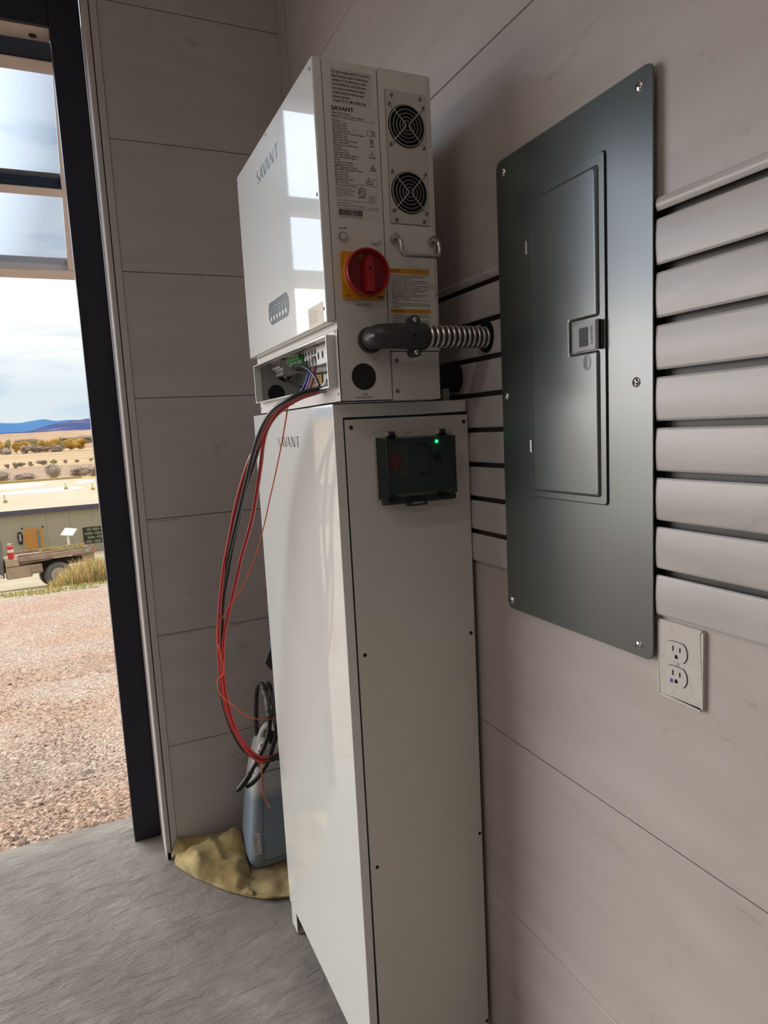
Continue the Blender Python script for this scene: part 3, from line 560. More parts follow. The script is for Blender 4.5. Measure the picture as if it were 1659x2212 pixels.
# status panel and sticker on the cover
b = B(); sp_ = [(0.8640, 1.8945), (1.0060, 1.8945), (1.0230, 1.8800), (1.0230, 1.8560), (1.0100, 1.8415), (0.8760, 1.8415), (0.8560, 1.8560), (0.8545, 1.8800)]
b.prism([(x, z) for x, z in sp_][::-1], (ix0, 0, 0), *FRONT, 0, 0.0006); pan = b.build('status_panel', mat('status_navy', (0.03, 0.045, 0.08), 0.25, spec=0.25), iv)
b = B(); b2 = B()
for k in range(6):
    yy = 0.8765 + k * 0.0246; b.prism(circ(yy, 1.8555, 0.0058, 18, 0.0058), (ix0 - 0.0006, 0, 0), *FRONT, 0, 0.0003); b2.prism(circ(yy, 1.8700, 0.0022, 14, 0.0036), (ix0 - 0.0006, 0, 0), *FRONT, 0, 0.0003); b2.prism(rrect(yy - 0.005, yy + 0.005, 1.8795, 1.8812, 0.0004), (ix0 - 0.0006, 0, 0), *FRONT, 0, 0.0003)
b.build('icon_ring', mat('icon_white', (0.7, 0.7, 0.66), 0.4), pan); b2.build('indicator_light', mat('icon_pale_blue', (0.30, 0.42, 0.48), 0.3), pan)
b = B(); b.prism(rrect(1.1520, 1.2425, 1.7885, 1.8305, 0.002), (ix0, 0, 0), *FRONT, 0, 0.0004); stk = b.build('warning_sticker', mat('cream_sticker', (0.80, 0.72, 0.56), 0.5), iv)
text('sticker_text', ['\u26A0 Warning', 'Make sure the inverter', 'has been turned off', 'before connecting or', 'disconnecting cables'], 0.006, (ix0 - 0.0004, -1.159, 1.822), FRONT, mat('grey_ink', (0.45, 0.42, 0.36), 0.6), stk, fit=None)
# rear housing
b = B(); b.box(ixm + 0.0006, ixb - 0.001, iy0 + 0.0005, iy1, 1.7335, 2.2685, 0.002); b.build('fan_housing', MSIDE, iv)
b = B(); b.box(ixm + 0.0020, ixb + 0.0005, iy0 + 0.0002, iy1, iz0, 1.7318, 0.002); b.build('lower_plate', MSIDE, iv)
b = B(); b.box(ixb - 0.0005, ixb + 0.0055, iy0 + 0.003, iy1 - 0.002, 1.8475, 2.2690, 0.001); b.box(ixb - 0.0005, ixb + 0.0050, iy0 + 0.003, iy1 - 0.002, 1.7335, 1.8455, 0.001); b.build('back_plate', MSIDE, iv)
b = B(); b.box(ixm - 0.003, ixb - 0.002, iy0 + 0.004, iy1 - 0.004, iz0 + 0.003, izt - 0.005, 0); b.build('dark_core', MSEAM, iv)
b = B(); b.box(ixb - 0.002, -0.002, iy0 + 0.30, iy1 - 0.10, 1.95, 2.10, 0.002); b.build('wall_bracket', MZINC, iv)
YS = iy0                                            # side face plane
# fan tray with two guards
b = B(); b.prism(rrect(-0.2056, -0.1160, 1.9810, 2.2297, 0.001), (0, YS, 0), *SIDE, 0, 0.0002); b.build('tray_seam', MSEAM, iv)
b = B(); b.prism(rrect(-0.2049, -0.1167, 1.9818, 2.2289, 0.001), (0, YS, 0), *SIDE, 0.0002, 0.0009); b.build('fan_tray', mat('fan_tray', (0.56, 0.53, 0.49), 0.45), iv)
for zc in (2.1672, 2.0422):
    xc = -0.1608; r = 0.0406
    b = B(); b.prism(circ(xc, zc, r, 48), (0, YS - 0.0009, 0), *SIDE, 0, 0.0003); fo = b.build('fan_opening', MBLK2, iv)
    b = B(); b.cyl((xc, YS - 0.0012, zc), (xc, YS - 0.0020, zc), 0.012)
    b.build('fan_hub', mat('fan_hub_black', (0.012, 0.012, 0.013), 0.6), fo)
    b = B()
    for rr in (0.0095, 0.0160, 0.0232, 0.0305, 0.0382):
        b.tube([(xc + rr * math.cos(2 * PI * k / 40), YS - 0.0035, zc + rr * math.sin(2 * PI * k / 40)) for k in range(40)], 0.00050 if rr < 0.038 else 0.0008, 6, closed=True)
    for sx in (-1, 1):
        d = 0.0465 / math.sqrt(2) * 1.08
        b.tube(catmull([(xc + sx * d, YS - 0.0022, zc + d), (xc + sx * 0.0065, YS - 0.0044, zc + 0.0050), (xc + sx * 0.0045, YS - 0.0044, zc), (xc + sx * 0.0065, YS - 0.0044, zc - 0.0050), (xc + sx * d, YS - 0.0022, zc - d)], 6), 0.0011, 8)
    b.build('fan_guard', mat('guard_wire', (0.55, 0.52, 0.47), 0.4, metal=0.5), iv)
MTSC = mat('tray_screw_steel', (0.34, 0.32, 0.29), 0.22, metal=1.0)
for i, (x, z) in enumerate(((-0.1917, 2.2207), (-0.1296, 2.2213), (-0.1971, 2.2044), (-0.1229, 2.2054), (-0.1979, 2.1297), (-0.1247, 2.1304), (-0.1978, 2.0797), (-0.1241, 2.0803), (-0.1983, 2.0057), (-0.1247, 2.0058), (-0.1929, 1.9885), (-0.1313, 1.9891))):
    screw('tray_screw', (x, YS - 0.0009, z), -Y1, 0.0041, MTSC, iv, rot=i * 0.9, h=0.6)
for x, z in ((-0.2067, 1.7140), (-0.2080, 1.6528)):
    b = B(); b.prism(circ(x, z, 0.0043, 20), (0, YS, 0), *SIDE, 0, 0.0004); b.mi = 1; b.prism(circ(x, z, 0.0037, 18), (0, YS, 0), *SIDE, 0.0004, 0.0006); b.mi = 2
    for a in (0.5, 0.5 + PI / 2): b.prism([(x + math.cos(a) * 0.0024 * s1 + math.sin(a) * 0.0005 * s2, z + math.sin(a) * 0.0024 * s1 - math.cos(a) * 0.0005 * s2) for s1, s2 in ((1, 1), (-1, 1), (-1, -1), (1, -1))], (0, YS, 0), *SIDE, 0.0006, 0.0008)
    b.build('plate_screw', [MINK, mat('satin_screw', (0.35, 0.33, 0.30), 0.35, metal=0.6), MBLK2], iv)
# printed labels
b = B(); b.prism(rrect(-0.3165, -0.2320, 2.1890, 2.2520, 0.001), (0, YS, 0), *SIDE, 0, 0.0002); l1 = b.build('notice_label', MLABEL2, iv)
fcc = ['This device complies with Part 15 of the FCC', 'Rules.Operation is subject to following two', 'conditions: (1) this device may not cause', 'harmful interference, and (2) this device', 'must accept any interference received,', 'including interference that may cause', 'undesired operation.', 'Contains FCC ID: XMR201808EC25AF']
text('label_text', fcc, 0.006, (-0.3142, YS - 0.0002, 2.1922), SIDE, MINK, l1, fit=(0.0790, 0.0560), bold=0.00006)
b = B(); b.prism(rrect(-0.3195, -0.2287, 1.9812, 2.1885, 0.001), (0, YS, 0), *SIDE, 0, 0.00025); l2 = b.build('rating_label', MLABEL, iv)
LY = YS - 0.00025
spec = ['Grid Output', 'Rated Power: 12.5kW', 'Rated Voltage: 240Vac', 'Rated Frequency: 60Hz', 'Max. Output Current: 52A', 'Adjustable Power Factor: 0.9 Leading-0.9 Lagging', 'Grid/Generator Input', 'Rated Power: 12.5kW', 'Rated Voltage: 120/240Vac Split phase', 'Rated Frequency: 60Hz', 'Max. Input Current: 52A(100A Bypass)', 'Load Output', 'Rated Power: 12.5kW', 'Rated Frequency: 60Hz', 'Rated Voltage: 120/240Vac Split Phase', 'Rated Current: 52A(100A Bypass)', 'PV Input', 'Max. Power of PV: 2*8.5kWp', 'Voltage Range: 175~530Vdc', 'MPPT Voltage Range: 175~530Vdc', 'Full Load MPPT Voltage Range: 250~530Vdc', 'Max. Current: 2*36A', 'Battery Input/Output', 'Max. Power: 12.5kW', 'Voltage Range: 360~594Vdc', 'Max. Current: 36A']
join_text('label_text', [
    ('SAVANT', 0.012, (-0.3185, LY, 2.1770), SIDE, dict(fit=(0.0455, 0.0080), bold=0.0004)),
    (['Savant Power Inverter', 'Model No.: PS-INV-12.5KW-100A-00'], 0.005, (-0.3180, LY, 2.1655), SIDE, dict(fit=(0.0640, 0.0095), bold=0.00005)),
    (spec, 0.004, (-0.3180, LY, 2.0485), SIDE, dict(fit=(0.0640, 0.1125), bold=0.00004)),
    ('PV rapid shutdown equipment', 0.005, (-0.3180, LY, 2.0405), SIDE, dict(fit=(0.0450, 0.0045))),
    (['All PV inputs of this product', 'comply with photovoltaic rapid', 'shutdown requirement for', 'controlled conductors outside', 'the array.'], 0.004, (-0.3180, LY, 2.0205), SIDE, dict(fit=(0.0370, 0.0185))),
    (['Enclosure Rating: IP65', 'Operating Temp.: -25~60\u00b0C(>45\u00b0C derating)'], 0.005, (-0.3180, LY, 2.0045), SIDE, dict(fit=(0.0570, 0.0085))),
    ('MADE IN CHINA', 0.004, (-0.2510, LY, 2.0035), SIDE, dict(fit=(0.0200, 0.0028))),
    ('Intertek', 0.005, (-0.2720, LY, 2.0225), SIDE, dict(fit=(0.0150, 0.0042), bold=0.0001)),
    ('ETL', 0.006, (-0.2695, LY, 2.0310), SIDE, dict(fit=(0.0105, 0.0065), bold=0.0001)),
    (['Conforms to UL STD 1741,', '1699B and 1998', 'Certified to CSA STD', 'C22.2 No. 107.1'], 0.003, (-0.2510, LY, 2.0155), SIDE, dict(fit=(0.0205, 0.0130))),
    ('XA-70-D401-01-0019-014', 0.004, (-0.3155, LY, 1.9845), SIDE, dict(fit=(0.0500, 0.0030)))], MINK, l2)
b = B()
for z in (2.1635, 2.0465, 2.0155, 2.0015): b.prism(rrect(-0.3180, -0.2310, z, z + 0.0005, 0.0002), (0, LY, 0), *SIDE, 0, 0.0002)
x = -0.3150; random.seed(3)
while x < -0.2660:
    w = random.choice((0.0004, 0.0008, 0.0012)); b.prism([(x, 1.9885), (x + w, 1.9885), (x + w, 1.9995), (x, 1.9995)], (0, LY, 0), *SIDE, 0, 0.0002); x += w + random.choice((0.0004, 0.0007))
def tri(cx, cz, s):
    for r0 in range(3):
        a, c = math.radians(90 + 120 * r0), math.radians(210 + 120 * r0); p, q = (cx + s * math.cos(a), cz + s * math.sin(a)), (cx + s * math.cos(c), cz + s * math.sin(c))
        b.tube([(p[0], LY - 0.0003, p[1]), (q[0], LY - 0.0003, q[1])], 0.00045, 5)
tri(-0.2385, 2.1025, 0.0075); tri(-0.2385, 2.0790, 0.0075); tri(-0.2490, 2.0540, 0.0078)
b.prism(rrect(-0.2389, -0.2381, 2.1015, 2.1065, 0.0002), (0, LY, 0), *SIDE, 0, 0.0003); b.prism(circ(-0.2385, 2.0998, 0.0006, 8), (0, LY, 0), *SIDE, 0, 0.0003)
for k in (-1, 0, 1): b.tube([(-0.2385 + k * 0.002 + 0.0005 * math.sin(t_ * 2.1), LY - 0.0003, 2.0765 + t_ * 0.0012) for t_ in range(5)], 0.0003, 4)
b.prism([(-0.2486, 2.0590), (-0.2503, 2.0535), (-0.2491, 2.0538), (-0.2497, 2.0505), (-0.2478, 2.0553), (-0.2489, 2.0550)], (0, LY, 0), *SIDE, 0, 0.0003)
for k in range(16):
    if k % 2 == 0 or k < 6: a = math.radians(80 + k * 22); b.tube([(-0.2355 + 0.0062 * math.cos(a), LY - 0.0003, 2.0540 + 0.0062 * math.sin(a)), (-0.2355 + 0.0062 * math.cos(a + .3), LY - 0.0003, 2.0540 + 0.0062 * math.sin(a + .3))], 0.0004, 4)
for x0_, x1_ in ((-0.2470, -0.2385), (-0.2385, -0.2300)):   # open booklet
    b.tube([(x0_, LY - 0.0003, 2.1395), (x1_, LY - 0.0003, 2.1380), (x1_, LY - 0.0003, 2.1475), (x0_, LY - 0.0003, 2.1490)], 0.00035, 4, closed=True)
b.prism(circ(-0.2342, 2.1460, 0.0013, 10), (0, LY, 0), *SIDE, 0, 0.0003); b.prism(rrect(-0.2351, -0.2333, 2.1400, 2.1445, 0.0003), (0, LY, 0), *SIDE, 0, 0.0003)
b.tube([(-0.2425, LY - 0.0003, 2.1345), (-0.2345, LY - 0.0003, 2.1240)], 0.0004, 4); b.tube([(-0.2345, LY - 0.0003, 2.1345), (-0.2425, LY - 0.0003, 2.1240)], 0.0004, 4)   # crossed bin
b.tube([(-0.2413, LY - 0.0003, 2.1330), (-0.2357, LY - 0.0003, 2.1330), (-0.2365, LY - 0.0003, 2.1250), (-0.2405, LY - 0.0003, 2.1250)], 0.0004, 4, closed=True)
b.prism(rrect(-0.2420, -0.2345, 2.1195, 2.1212, 0.0002), (0, LY, 0), *SIDE, 0, 0.0003)
b.tube([(-0.2640 + 0.0075 * math.cos(2 * PI * k / 28), LY - 0.0003, 2.0345 + 0.0075 * math.sin(2 * PI * k / 28)) for k in range(28)], 0.0006, 5, closed=True)
b.build('label_symbols', MINK, l2)
# controls
for it_ in [('ON/OFF', 0.008, (-0.3185, YS, 1.9620), SIDE, dict(fit=(0.0180, 0.0045))), ('GRID SWITCH', 0.008, (-0.2905, YS, 1.8195), SIDE, dict(fit=(0.0335, 0.0050))), ('AC1', 0.008, (-0.2590, YS, 1.7165), SIDE, dict(fit=(0.0088, 0.0048))), ('AC2', 0.008, (-0.2850, YS, 1.6462), SIDE, dict(fit=(0.0095, 0.0045))), ('(EXPANDABLE)', 0.008, (-0.3000, YS, 1.6395), SIDE, dict(fit=(0.0370, 0.0050)))]: join_text('control_lettering', [it_], MINK, iv)
b = B(); b.prism(circ(-0.3099, 1.9489, 0.0100), (0, YS, 0), *SIDE, 0, 0.0030, 0.0008); b.mi = 1; b.prism(circ(-0.3099, 1.9489, 0.0079), (0, YS, 0), *SIDE, 0.0030, 0.0032); b.mi = 0; b.prism(circ(-0.3099, 1.9489, 0.0070), (0, YS, 0), *SIDE, 0.0030, 0.0040, 0.0006); b.build('push_button', [MSTAIN, MSEAM], iv)
b = B(); b.prism(circ(-0.2431, 1.9482, 0.0104, 6), (0, YS, 0), *SIDE, 0, 0.0045, 0.0008); b.mi = 1; b.prism(circ(-0.2431, 1.9482, 0.0006, 8), (0, YS, 0), *SIDE, 0.0045, 0.0047); b.build('hex_vent_plug', [MSIDE, MINK], iv)
# rotary disconnect
b = B(); b.prism(rrect(-0.3175, -0.2290, 1.8315, 1.9210, 0.004), (0, YS, 0), *SIDE, 0, 0.0055, 0.0012); swp = b.build('switch_plate', MYEL, iv)
kx, kz = -0.2735, 1.8775
b = B(); b.cyl((kx, YS - 0.0050, kz), (kx, YS - 0.0200, kz), 0.0445, 0.0435, n=64); b.box(kx - 0.02, kx - 0.008, YS - 0.014, YS - 0.005, kz - 0.0465, kz - 0.04, 0.001); b.box(kx + 0.008, kx + 0.02, YS - 0.014, YS - 0.005, kz - 0.0465, kz - 0.04, 0.001); b.build('switch_collar', MYEL, swp)
t = bmesh.new(); prof = [(0.0440, 0.020), (0.0450, 0.022), (0.0450, 0.0335), (0.0442, 0.0350), (0.0415, 0.0350), (0.0400, 0.0335), (0.0385, 0.0250), (0.0, 0.0245)]; n = 72; rings = []
for r_, d_ in prof[:-1]: rings.append([t.verts.new((kx + r_ * math.cos(2 * PI * k / n), YS - d_, kz + r_ * math.sin(2 * PI * k / n))) for k in range(n)])
cv = t.verts.new((kx, YS - prof[-1][1], kz))
for a, c in zip(rings[:-1], rings[1:]):
    for k in range(n): t.faces.new((a[k], a[(k + 1) % n], c[(k + 1) % n], c[k]))
b = B(); 
for k in range(n): t.faces.new((rings[-1][k], rings[-1][(k + 1) % n], cv))
for f in t.faces: f.material_index = 0
b.add(t); b.build('rotary_knob', MRED, iv, smooth=50)
knob = bpy.data.objects['rotary_knob']
b = B(); b.cyl((kx, YS - 0.0246, kz), (kx, YS - 0.0252, kz), 0.0380, n=64); b.build('knob_dish', MREDD, knob)
t = bmesh.new()
gp = [(-0.0095, -0.038), (0.0095, -0.038), (0.0095, 0.020), (0.0, 0.031), (-0.0095, 0.020)]
b = B(); b.prism(gp, (kx, YS - 0.0250, kz), *SIDE, 0, 0.0170, 0.0025, 2); b.build('knob_grip', MRED, knob)
b = B(); b.prism(circ(kx, kz + 0.006, 0.0030, 16), (0, YS - 0.0420, 0), *SIDE, 0, 0.0003); b.build('lock_hole', MBLK2, knob)
b = B(); b.prism(rrect(kx - 0.016, kx - 0.0065, kz + 0.0245, kz + 0.0330, 0.001), (0, YS - 0.0251, 0), *SIDE, 0, 0.0006); tb = b.build('position_mark', mat('mark_brown', (0.32, 0.10, 0.03), 0.5), knob)
text('position_lettering', 'ON', 0.006, (kx - 0.0142, YS - 0.0257, kz + 0.0268), SIDE, MINK, tb, fit=(0.0060, 0.0042))
text('plate_lettering', 'EATON', 0.007, (-0.2450, YS - 0.0055, 1.8345), SIDE, MINK, swp, fit=(0.0135, 0.0045), bold=0.0006)
b = B(); b.tube([(-0.3130, YS - 0.0058, 1.8375), (-0.3075, YS - 0.0058, 1.8385), (-0.3085, YS - 0.0058, 1.8360), (-0.3030, YS - 0.0058, 1.8375)], 0.0005, 5); b.build('flash_mark', MINK, swp)
# bail handle
for x in (-0.2011, -0.1160): b = B(); b.cyl((x, YS, 1.9515), (x, YS - 0.0120, 1.9515), 0.0082, 0.0092, n=24); b.build('handle_ferrule', MSTAIN, iv)
hp_ = [(-0.2011, YS - 0.004, 1.9515), (-0.2011, YS - 0.016, 1.9505), (-0.2011, YS - 0.028, 1.944), (-0.2011, YS - 0.032, 1.934), (-0.2008, YS - 0.033, 1.9225), (-0.1975, YS - 0.034, 1.9155), (-0.1905, YS - 0.034, 1.9135), (-0.158, YS - 0.034, 1.9132), (-0.1270, YS - 0.034, 1.9135), (-0.1200, YS - 0.034, 1.9160), (-0.1163, YS - 0.033, 1.9225), (-0.1160, YS - 0.032, 1.934), (-0.1160, YS - 0.028, 1.944), (-0.1160, YS - 0.016, 1.9505), (-0.1160, YS - 0.004, 1.9515)]
b = B(); b.tube(catmull(hp_, 5), 0.0042, 14); b.build('bail_handle', MSTAIN, iv)
# caution label
b = B(); b.prism(rrect(-0.2150, -0.1235, 1.7650, 1.8953, 0.001), (0, YS, 0), *SIDE, 0, 0.0002); l3 = b.build('caution_label', mat('caution_white', (0.68, 0.65, 0.60), 0.4), iv)
for za_, zb_ in ((1.8853, 1.8953), (1.8080, 1.8161)): b = B(); b.prism(rrect(-0.2150, -0.1235, za_, zb_, 0.001), (0, YS, 0), *SIDE, 0.0002, 0.0004); b.build('orange_band', MORG, l3)
caut = ['\u2022 Risk of electric shock, Do Not Remove Cover, No', '   User Serviceable Parts Inside. Refer Servicing To', '   Qualified Service Personnel.', '\u2022 Both ac and dc voltage sources are terminated', '   inside this equipment. Each circuit must be individu-', '   ally disconnected before servicing.', '\u2022 When the photovoltaic array is exposed to the light,', '   it supplies a dc voltage to this equipment.', '\u2022 Risk of electric shock from energy stored in capaci-', '   tor. Do not remove cover until 5 minutes after', '   disconnecting all sources of supply.', '\u2022 Risk of Electric Shock, Normally Grounded conduc-', '   tors May Be Unground and Energized When a', '   Ground-Fault is Indicated', '\u2022 Hot surface - To reduct the risk of burns - Do not', '   touch.', '\u2022 To reduce the risk of electric shock and fire - Do not', '   connect to a circuit operating at more than 150 volts', '   to ground.']
att = ['\u2022 Risque de choc \u00e9lectric. Ne retirez pas le couvercle. Aucune', '   pi\u00e8ce utilisable pour l\'utilisateur \u00e0 l\'int\u00e9rieur. Confiez le Service', '   d\'entretien \u00e0 un Personnel de service qualifi\u00e9.', '\u2022 Les sources de tension alternative et continu sont termin\u00e9s \u00e0', '   l\'int\u00e9rieur de cet \u00e9quipement. Chaque circuit doit \u00eatre individu-', '   ellement d\u00e9connect\u00e9 avant l\'entretien.', '\u2022 Lorsque le panneau photovolta\u00efque est expos\u00e9 \u00e0 la lumi\u00e8re, il']
CY_ = YS - 0.0002
join_text('label_text', [('CAUTION!', 0.008, (-0.2110, YS - 0.0004, 1.8878), SIDE, dict(fit=(0.0205, 0.0052))), ('ATTENTION', 0.008, (-0.2110, YS - 0.0004, 1.8098), SIDE, dict(fit=(0.0215, 0.0044))),
    (caut, 0.004, (-0.2133, CY_, 1.8185), SIDE, dict(fit=(0.0880, 0.0650), bold=0.00004)), (att, 0.004, (-0.2133, CY_, 1.7800), SIDE, dict(fit=(0.0880, 0.0260), bold=0.00004))], MINK, l3)
# cable entries
b = B(); b.prism(circ(-0.2812, 1.6830, 0.0262, 48), (0, YS, 0), *SIDE, 0, 0.0008, 0.0004); b.build('round_grommet', MBLACK, iv)
# contents of the wiring bay
def bay(u, v, Y): return at(u, v, Y)
gp = bay(597, 851, iy1 - 0.006)
b = B(); b.cyl((gp.x, iy1 - 0.0046, gp.z + 0.001), (gp.x, iy1 - 0.009, gp.z + 0.001), 0.0240, n=40); b.cyl((gp.x, iy1 - 0.009, gp.z + 0.001), (gp.x, iy1 - 0.0105, gp.z + 0.001), 0.0200, n=40); b.build('cable_grommet', MBLACK, iv)
gp = bay(618, 810, iy1 - 0.03); b = B(); b.cyl((gp.x, iy1 - 0.005, gp.z), (gp.x, iy1 - 0.030, gp.z), 0.0165, n=8); b.cyl((gp.x, iy1 - 0.030, gp.z), (gp.x, iy1 - 0.050, gp.z), 0.012, n=20); b.build('cable_gland', MBLACK, iv)
def block(name, y0, y1, x0, x1, z0, z1, n, m, m2=None):
    b = B(); w = (y1 - y0) / n
    for k in range(n):
        b.box(x0, x1, y0 + k * w + 0.0006, y0 + (k + 1) * w - 0.0006, z0, z1, 0.0008, 1)
        b.box(x0 - 0.008, x1, y0 + k * w + 0.0008, y0 + (k + 1) * w - 0.0008, z0 + (z1 - z0) * 0.45, z1, 0.0008, 1)
    b.mi = 1
    for k in range(n): b.box(x0 - 0.0004, x0 + 0.001, y0 + (k + 0.25) * w, y0 + (k + 0.75) * w, z0 + 0.002, z0 + (z1 - z0) * 0.35, 0); b.box(x0 - 0.0084, x0 - 0.007, y0 + (k + 0.25) * w, y0 + (k + 0.75) * w, z0 + (z1 - z0) * 0.55, z0 + (z1 - z0) * 0.8, 0)
    return b.build(name, [m, m2 or MSEAM], iv)
MTB = mat('grey_terminal', (0.50, 0.46, 0.45), 0.4)
block('terminal_block', -0.762, -0.690, -0.300, -0.262, 1.733, 1.772, 6, MTB)
block('green_connector', -0.945, -0.840, -0.305, -0.278, 1.744, 1.764, 6, MPCB)
tb = block('terminal_block', -1.080, -0.990, -0.305, -0.268, 1.728, 1.768, 4, MTB)
b = B()
for k, m_ in enumerate((0, 1, 0)):
    b.mi = m_; b.box(-0.3142, -0.3125, -1.005 - k * 0.019, -0.993 - k * 0.019, 1.741, 1.748, 0.0005, 1)
b.build('coloured_marker', [mat('marker_blue', (0.20, 0.32, 0.50), 0.4), mat('marker_orange', (0.75, 0.22, 0.15), 0.4)], iv)
b = B(); b.box(-0.318, -0.262, -1.185, -1.085, 1.722, 1.764, 0.003); b.mi = 1
for k in range(3): b.prism(circ(1.102 + k * 0.027, 1.742, 0.0042, 16, 0.0085), (-0.318, 0, 0), *FRONT, 0, 0.0005)
b.mi = 0; b.box(-0.312, -0.262, -1.185, -1.085, 1.764, 1.772, 0); b.build('bay_breaker', [mat('white_breaker', (0.66, 0.63, 0.60), 0.4), MBLK2], iv)
b = B(); b.box(-0.228, -0.226, -0.86, -0.79, 1.700, 1.732, 0); b.mi = 1
for k in range(4): b.box(-0.2286, -0.2278, -0.853, -0.797, 1.705 + k * 0.0065, 1.7075 + k * 0.0065, 0)
b.build('yellow_notice', [mat('notice_yellow', (0.65, 0.40, 0.05), 0.5), MINK], iv)
b = B(); b.box(-0.232, -0.228, -1.16, -0.90, 1.692, 1.722, 0.001); b.build('bus_cover', mat('grey_white_cover', (0.60, 0.58, 0.55), 0.4), iv)
b = B(); b.box(-0.27, -0.266, -1.15, -1.03, 1.672, 1.690, 0.0005); b.mi = 1; b.box(-0.28, -0.266, -1.12, -1.09, 1.676, 1.688, 0.001); b.mi = 2; b.box(-0.275, -0.270, -1.075, -1.055, 1.684, 1.690, 0.001)
b.build('circuit_board', [mat('pcb_green', (0.02, 0.16, 0.08), 0.4), MBLACK, mat('pcb_orange', (0.6, 0.25, 0.05), 0.5)], iv)
b = B(); b.box(-0.262, -0.23, -0.86, -0.83, 1.668, 1.694, 0.002); b.box(-0.29, -0.23, -0.93, -0.87, 1.6685, 1.678, 0.002); b.build('earth_block', MZINC, iv)
def wire(name, pts, r, m, parent=iv, n=8): b = B(); b.tube(catmull(pts, 6), r, n); return b.build(name, m, parent)
wire('blue_wire', [bay(683, 770, -1.00), bay(676, 785, -0.99), bay(668, 805, -0.98), bay(662, 825, -0.97), bay(650, 848, -0.95)], 0.0042, mat('wire_blue', (0.015, 0.03, 0.30), 0.35))
wire('violet_wire', [bay(686, 770, -1.01), bay(679, 788, -1.00), bay(673, 808, -0.99), bay(667, 828, -0.98), bay(659, 848, -0.96)], 0.0042, mat('wire_violet', (0.22, 0.16, 0.33), 0.35))
wire('pink_wire', [bay(692, 768, -1.03), bay(684, 782, -1.02), bay(679, 800, -1.02), bay(676, 818, -1.01), bay(668, 842, -1.00)], 0.0046, mat('wire_pink', (0.52, 0.22, 0.25), 0.35))
wire('red_ferrule', [bay(647, 764, -0.90), bay(646.5, 772, -0.90), bay(646.5, 782, -0.90)], 0.0032, mat('ferrule_red', (0.45, 0.01, 0.01), 0.4))
for a_, c_ in (((655, 765), (665, 785)), ((664, 758), (672, 782))): wire('thin_lead', [bay(a_[0], a_[1], -0.93), bay((a_[0] + c_[0]) / 2 + 2, (a_[1] + c_[1]) / 2, -0.93), bay(c_[0], c_[1], -0.92)], 0.0016, MCABK)
wire('black_lead', [bay(630, 793, -0.83), bay(637, 789, -0.90), bay(650, 790, -0.97), bay(668, 800, -1.04), bay(681, 815, -1.09), bay(690, 834, -1.13)], 0.0032, MCABK)
wire('black_lead', [bay(633, 797, -0.83), bay(642, 803, -0.86), bay(655, 806, -0.90), bay(680, 808, -1.0), bay(708, 804, -1.12)], 0.0028, MCABK)
wire('black_lead', [bay(616, 814, -0.66), bay(625, 824, -0.72), bay(640, 831, -0.78), bay(652, 836, -0.85)], 0.0034, MCABK)
wire('white_sleeve', [bay(611, 807, -0.68), bay(614, 812, -0.68), bay(617, 816, -0.69)], 0.0040, mat('sleeve_white', (0.7, 0.7, 0.68), 0.4))
wire('grey_sheath', [bay(694, 842, -1.165), bay(702, 836, -1.175), bay(711, 825, -1.19)], 0.0085, mat('sheath_grey', (0.42, 0.39, 0.36), 0.3))

# ------------------------------------------------------------------ flexible conduit with elbow, dark pipe
cd = empty('flexible_conduit', (-0.10, -1.31, 1.755), 'silver flexible metal conduit with charcoal elbow from the inverter side into the wall', 'conduit')
gx, gz = -0.2640, 1.7540
b = B(); b.cyl((gx, YS, gz), (gx, YS - 0.012, gz), 0.0262, 0.0255, n=40); b.cyl((gx, YS - 0.012, gz), (gx, YS - 0.022, gz), 0.0225, n=40); b.build('gland_nut', MFIT, cd)
ey = -1.311
# elbow: rounded body swept from the gland to the clamp
t = bmesh.new(); sec = []
path = [(-0.2660, YS - 0.012, 0.021, 0.020), (-0.2700, -1.292, 0.0215, 0.0215), (-0.2660, -1.309, 0.0215, 0.0235), (-0.2500, -1.314, 0.022, 0.024), (-0.2250, -1.314, 0.0225, 0.0245), (-0.2000, -1.313, 0.0225, 0.0255), (-0.1760, -1.312, 0.0235, 0.0270), (-0.1690, -1.311, 0.0225, 0.0255)]
for i, (px, py, ra, rb) in enumerate(path):
    a_ = path[max(0, i - 1)]; c_ = path[min(len(path) - 1, i + 1)]; d = Vector((c_[0] - a_[0], c_[1] - a_[1], 0)).normalized(); s_ = Vector((-d.y, d.x, 0))
    sec.append([t.verts.new(Vector((px, py, gz + 0.0005)) + s_ * ra * math.copysign(abs(math.cos(q)) ** 0.85, math.cos(q)) + Z1 * rb * math.sin(q)) for q in [2 * PI * k / 28 for k in range(28)]])
for a, c in zip(sec[:-1], sec[1:]):
    for k in range(28): t.faces.new((a[k], a[(k + 1) % 28], c[(k + 1) % 28], c[k]))
t.faces.new(sec[0][::-1]); t.faces.new(sec[-1])
b = B(); b.add(t)
for dz in (0.0300, -0.0290):
    b.cyl((-0.1920, ey - 0.010, gz + dz), (-0.1920, ey + 0.012, gz + dz), 0.0105, n=20); b.box(-0.2025, -0.1815, ey - 0.006, ey + 0.008, gz + min(0, dz), gz + max(0, dz), 0.003)
el = b.build('elbow_body', MFIT, cd, smooth=50)
for dz in (0.0310, -0.0300): screw('clamp_screw', (-0.1918, ey - 0.010, gz + dz), -Y1, 0.0060, MCHROME, el, rot=0.7)
b = B(); b.cyl((-0.2020, -1.3375, gz), (-0.2020, -1.3352, gz), 0.0034, n=16); b.build('pin_hole', MBLK2, el)
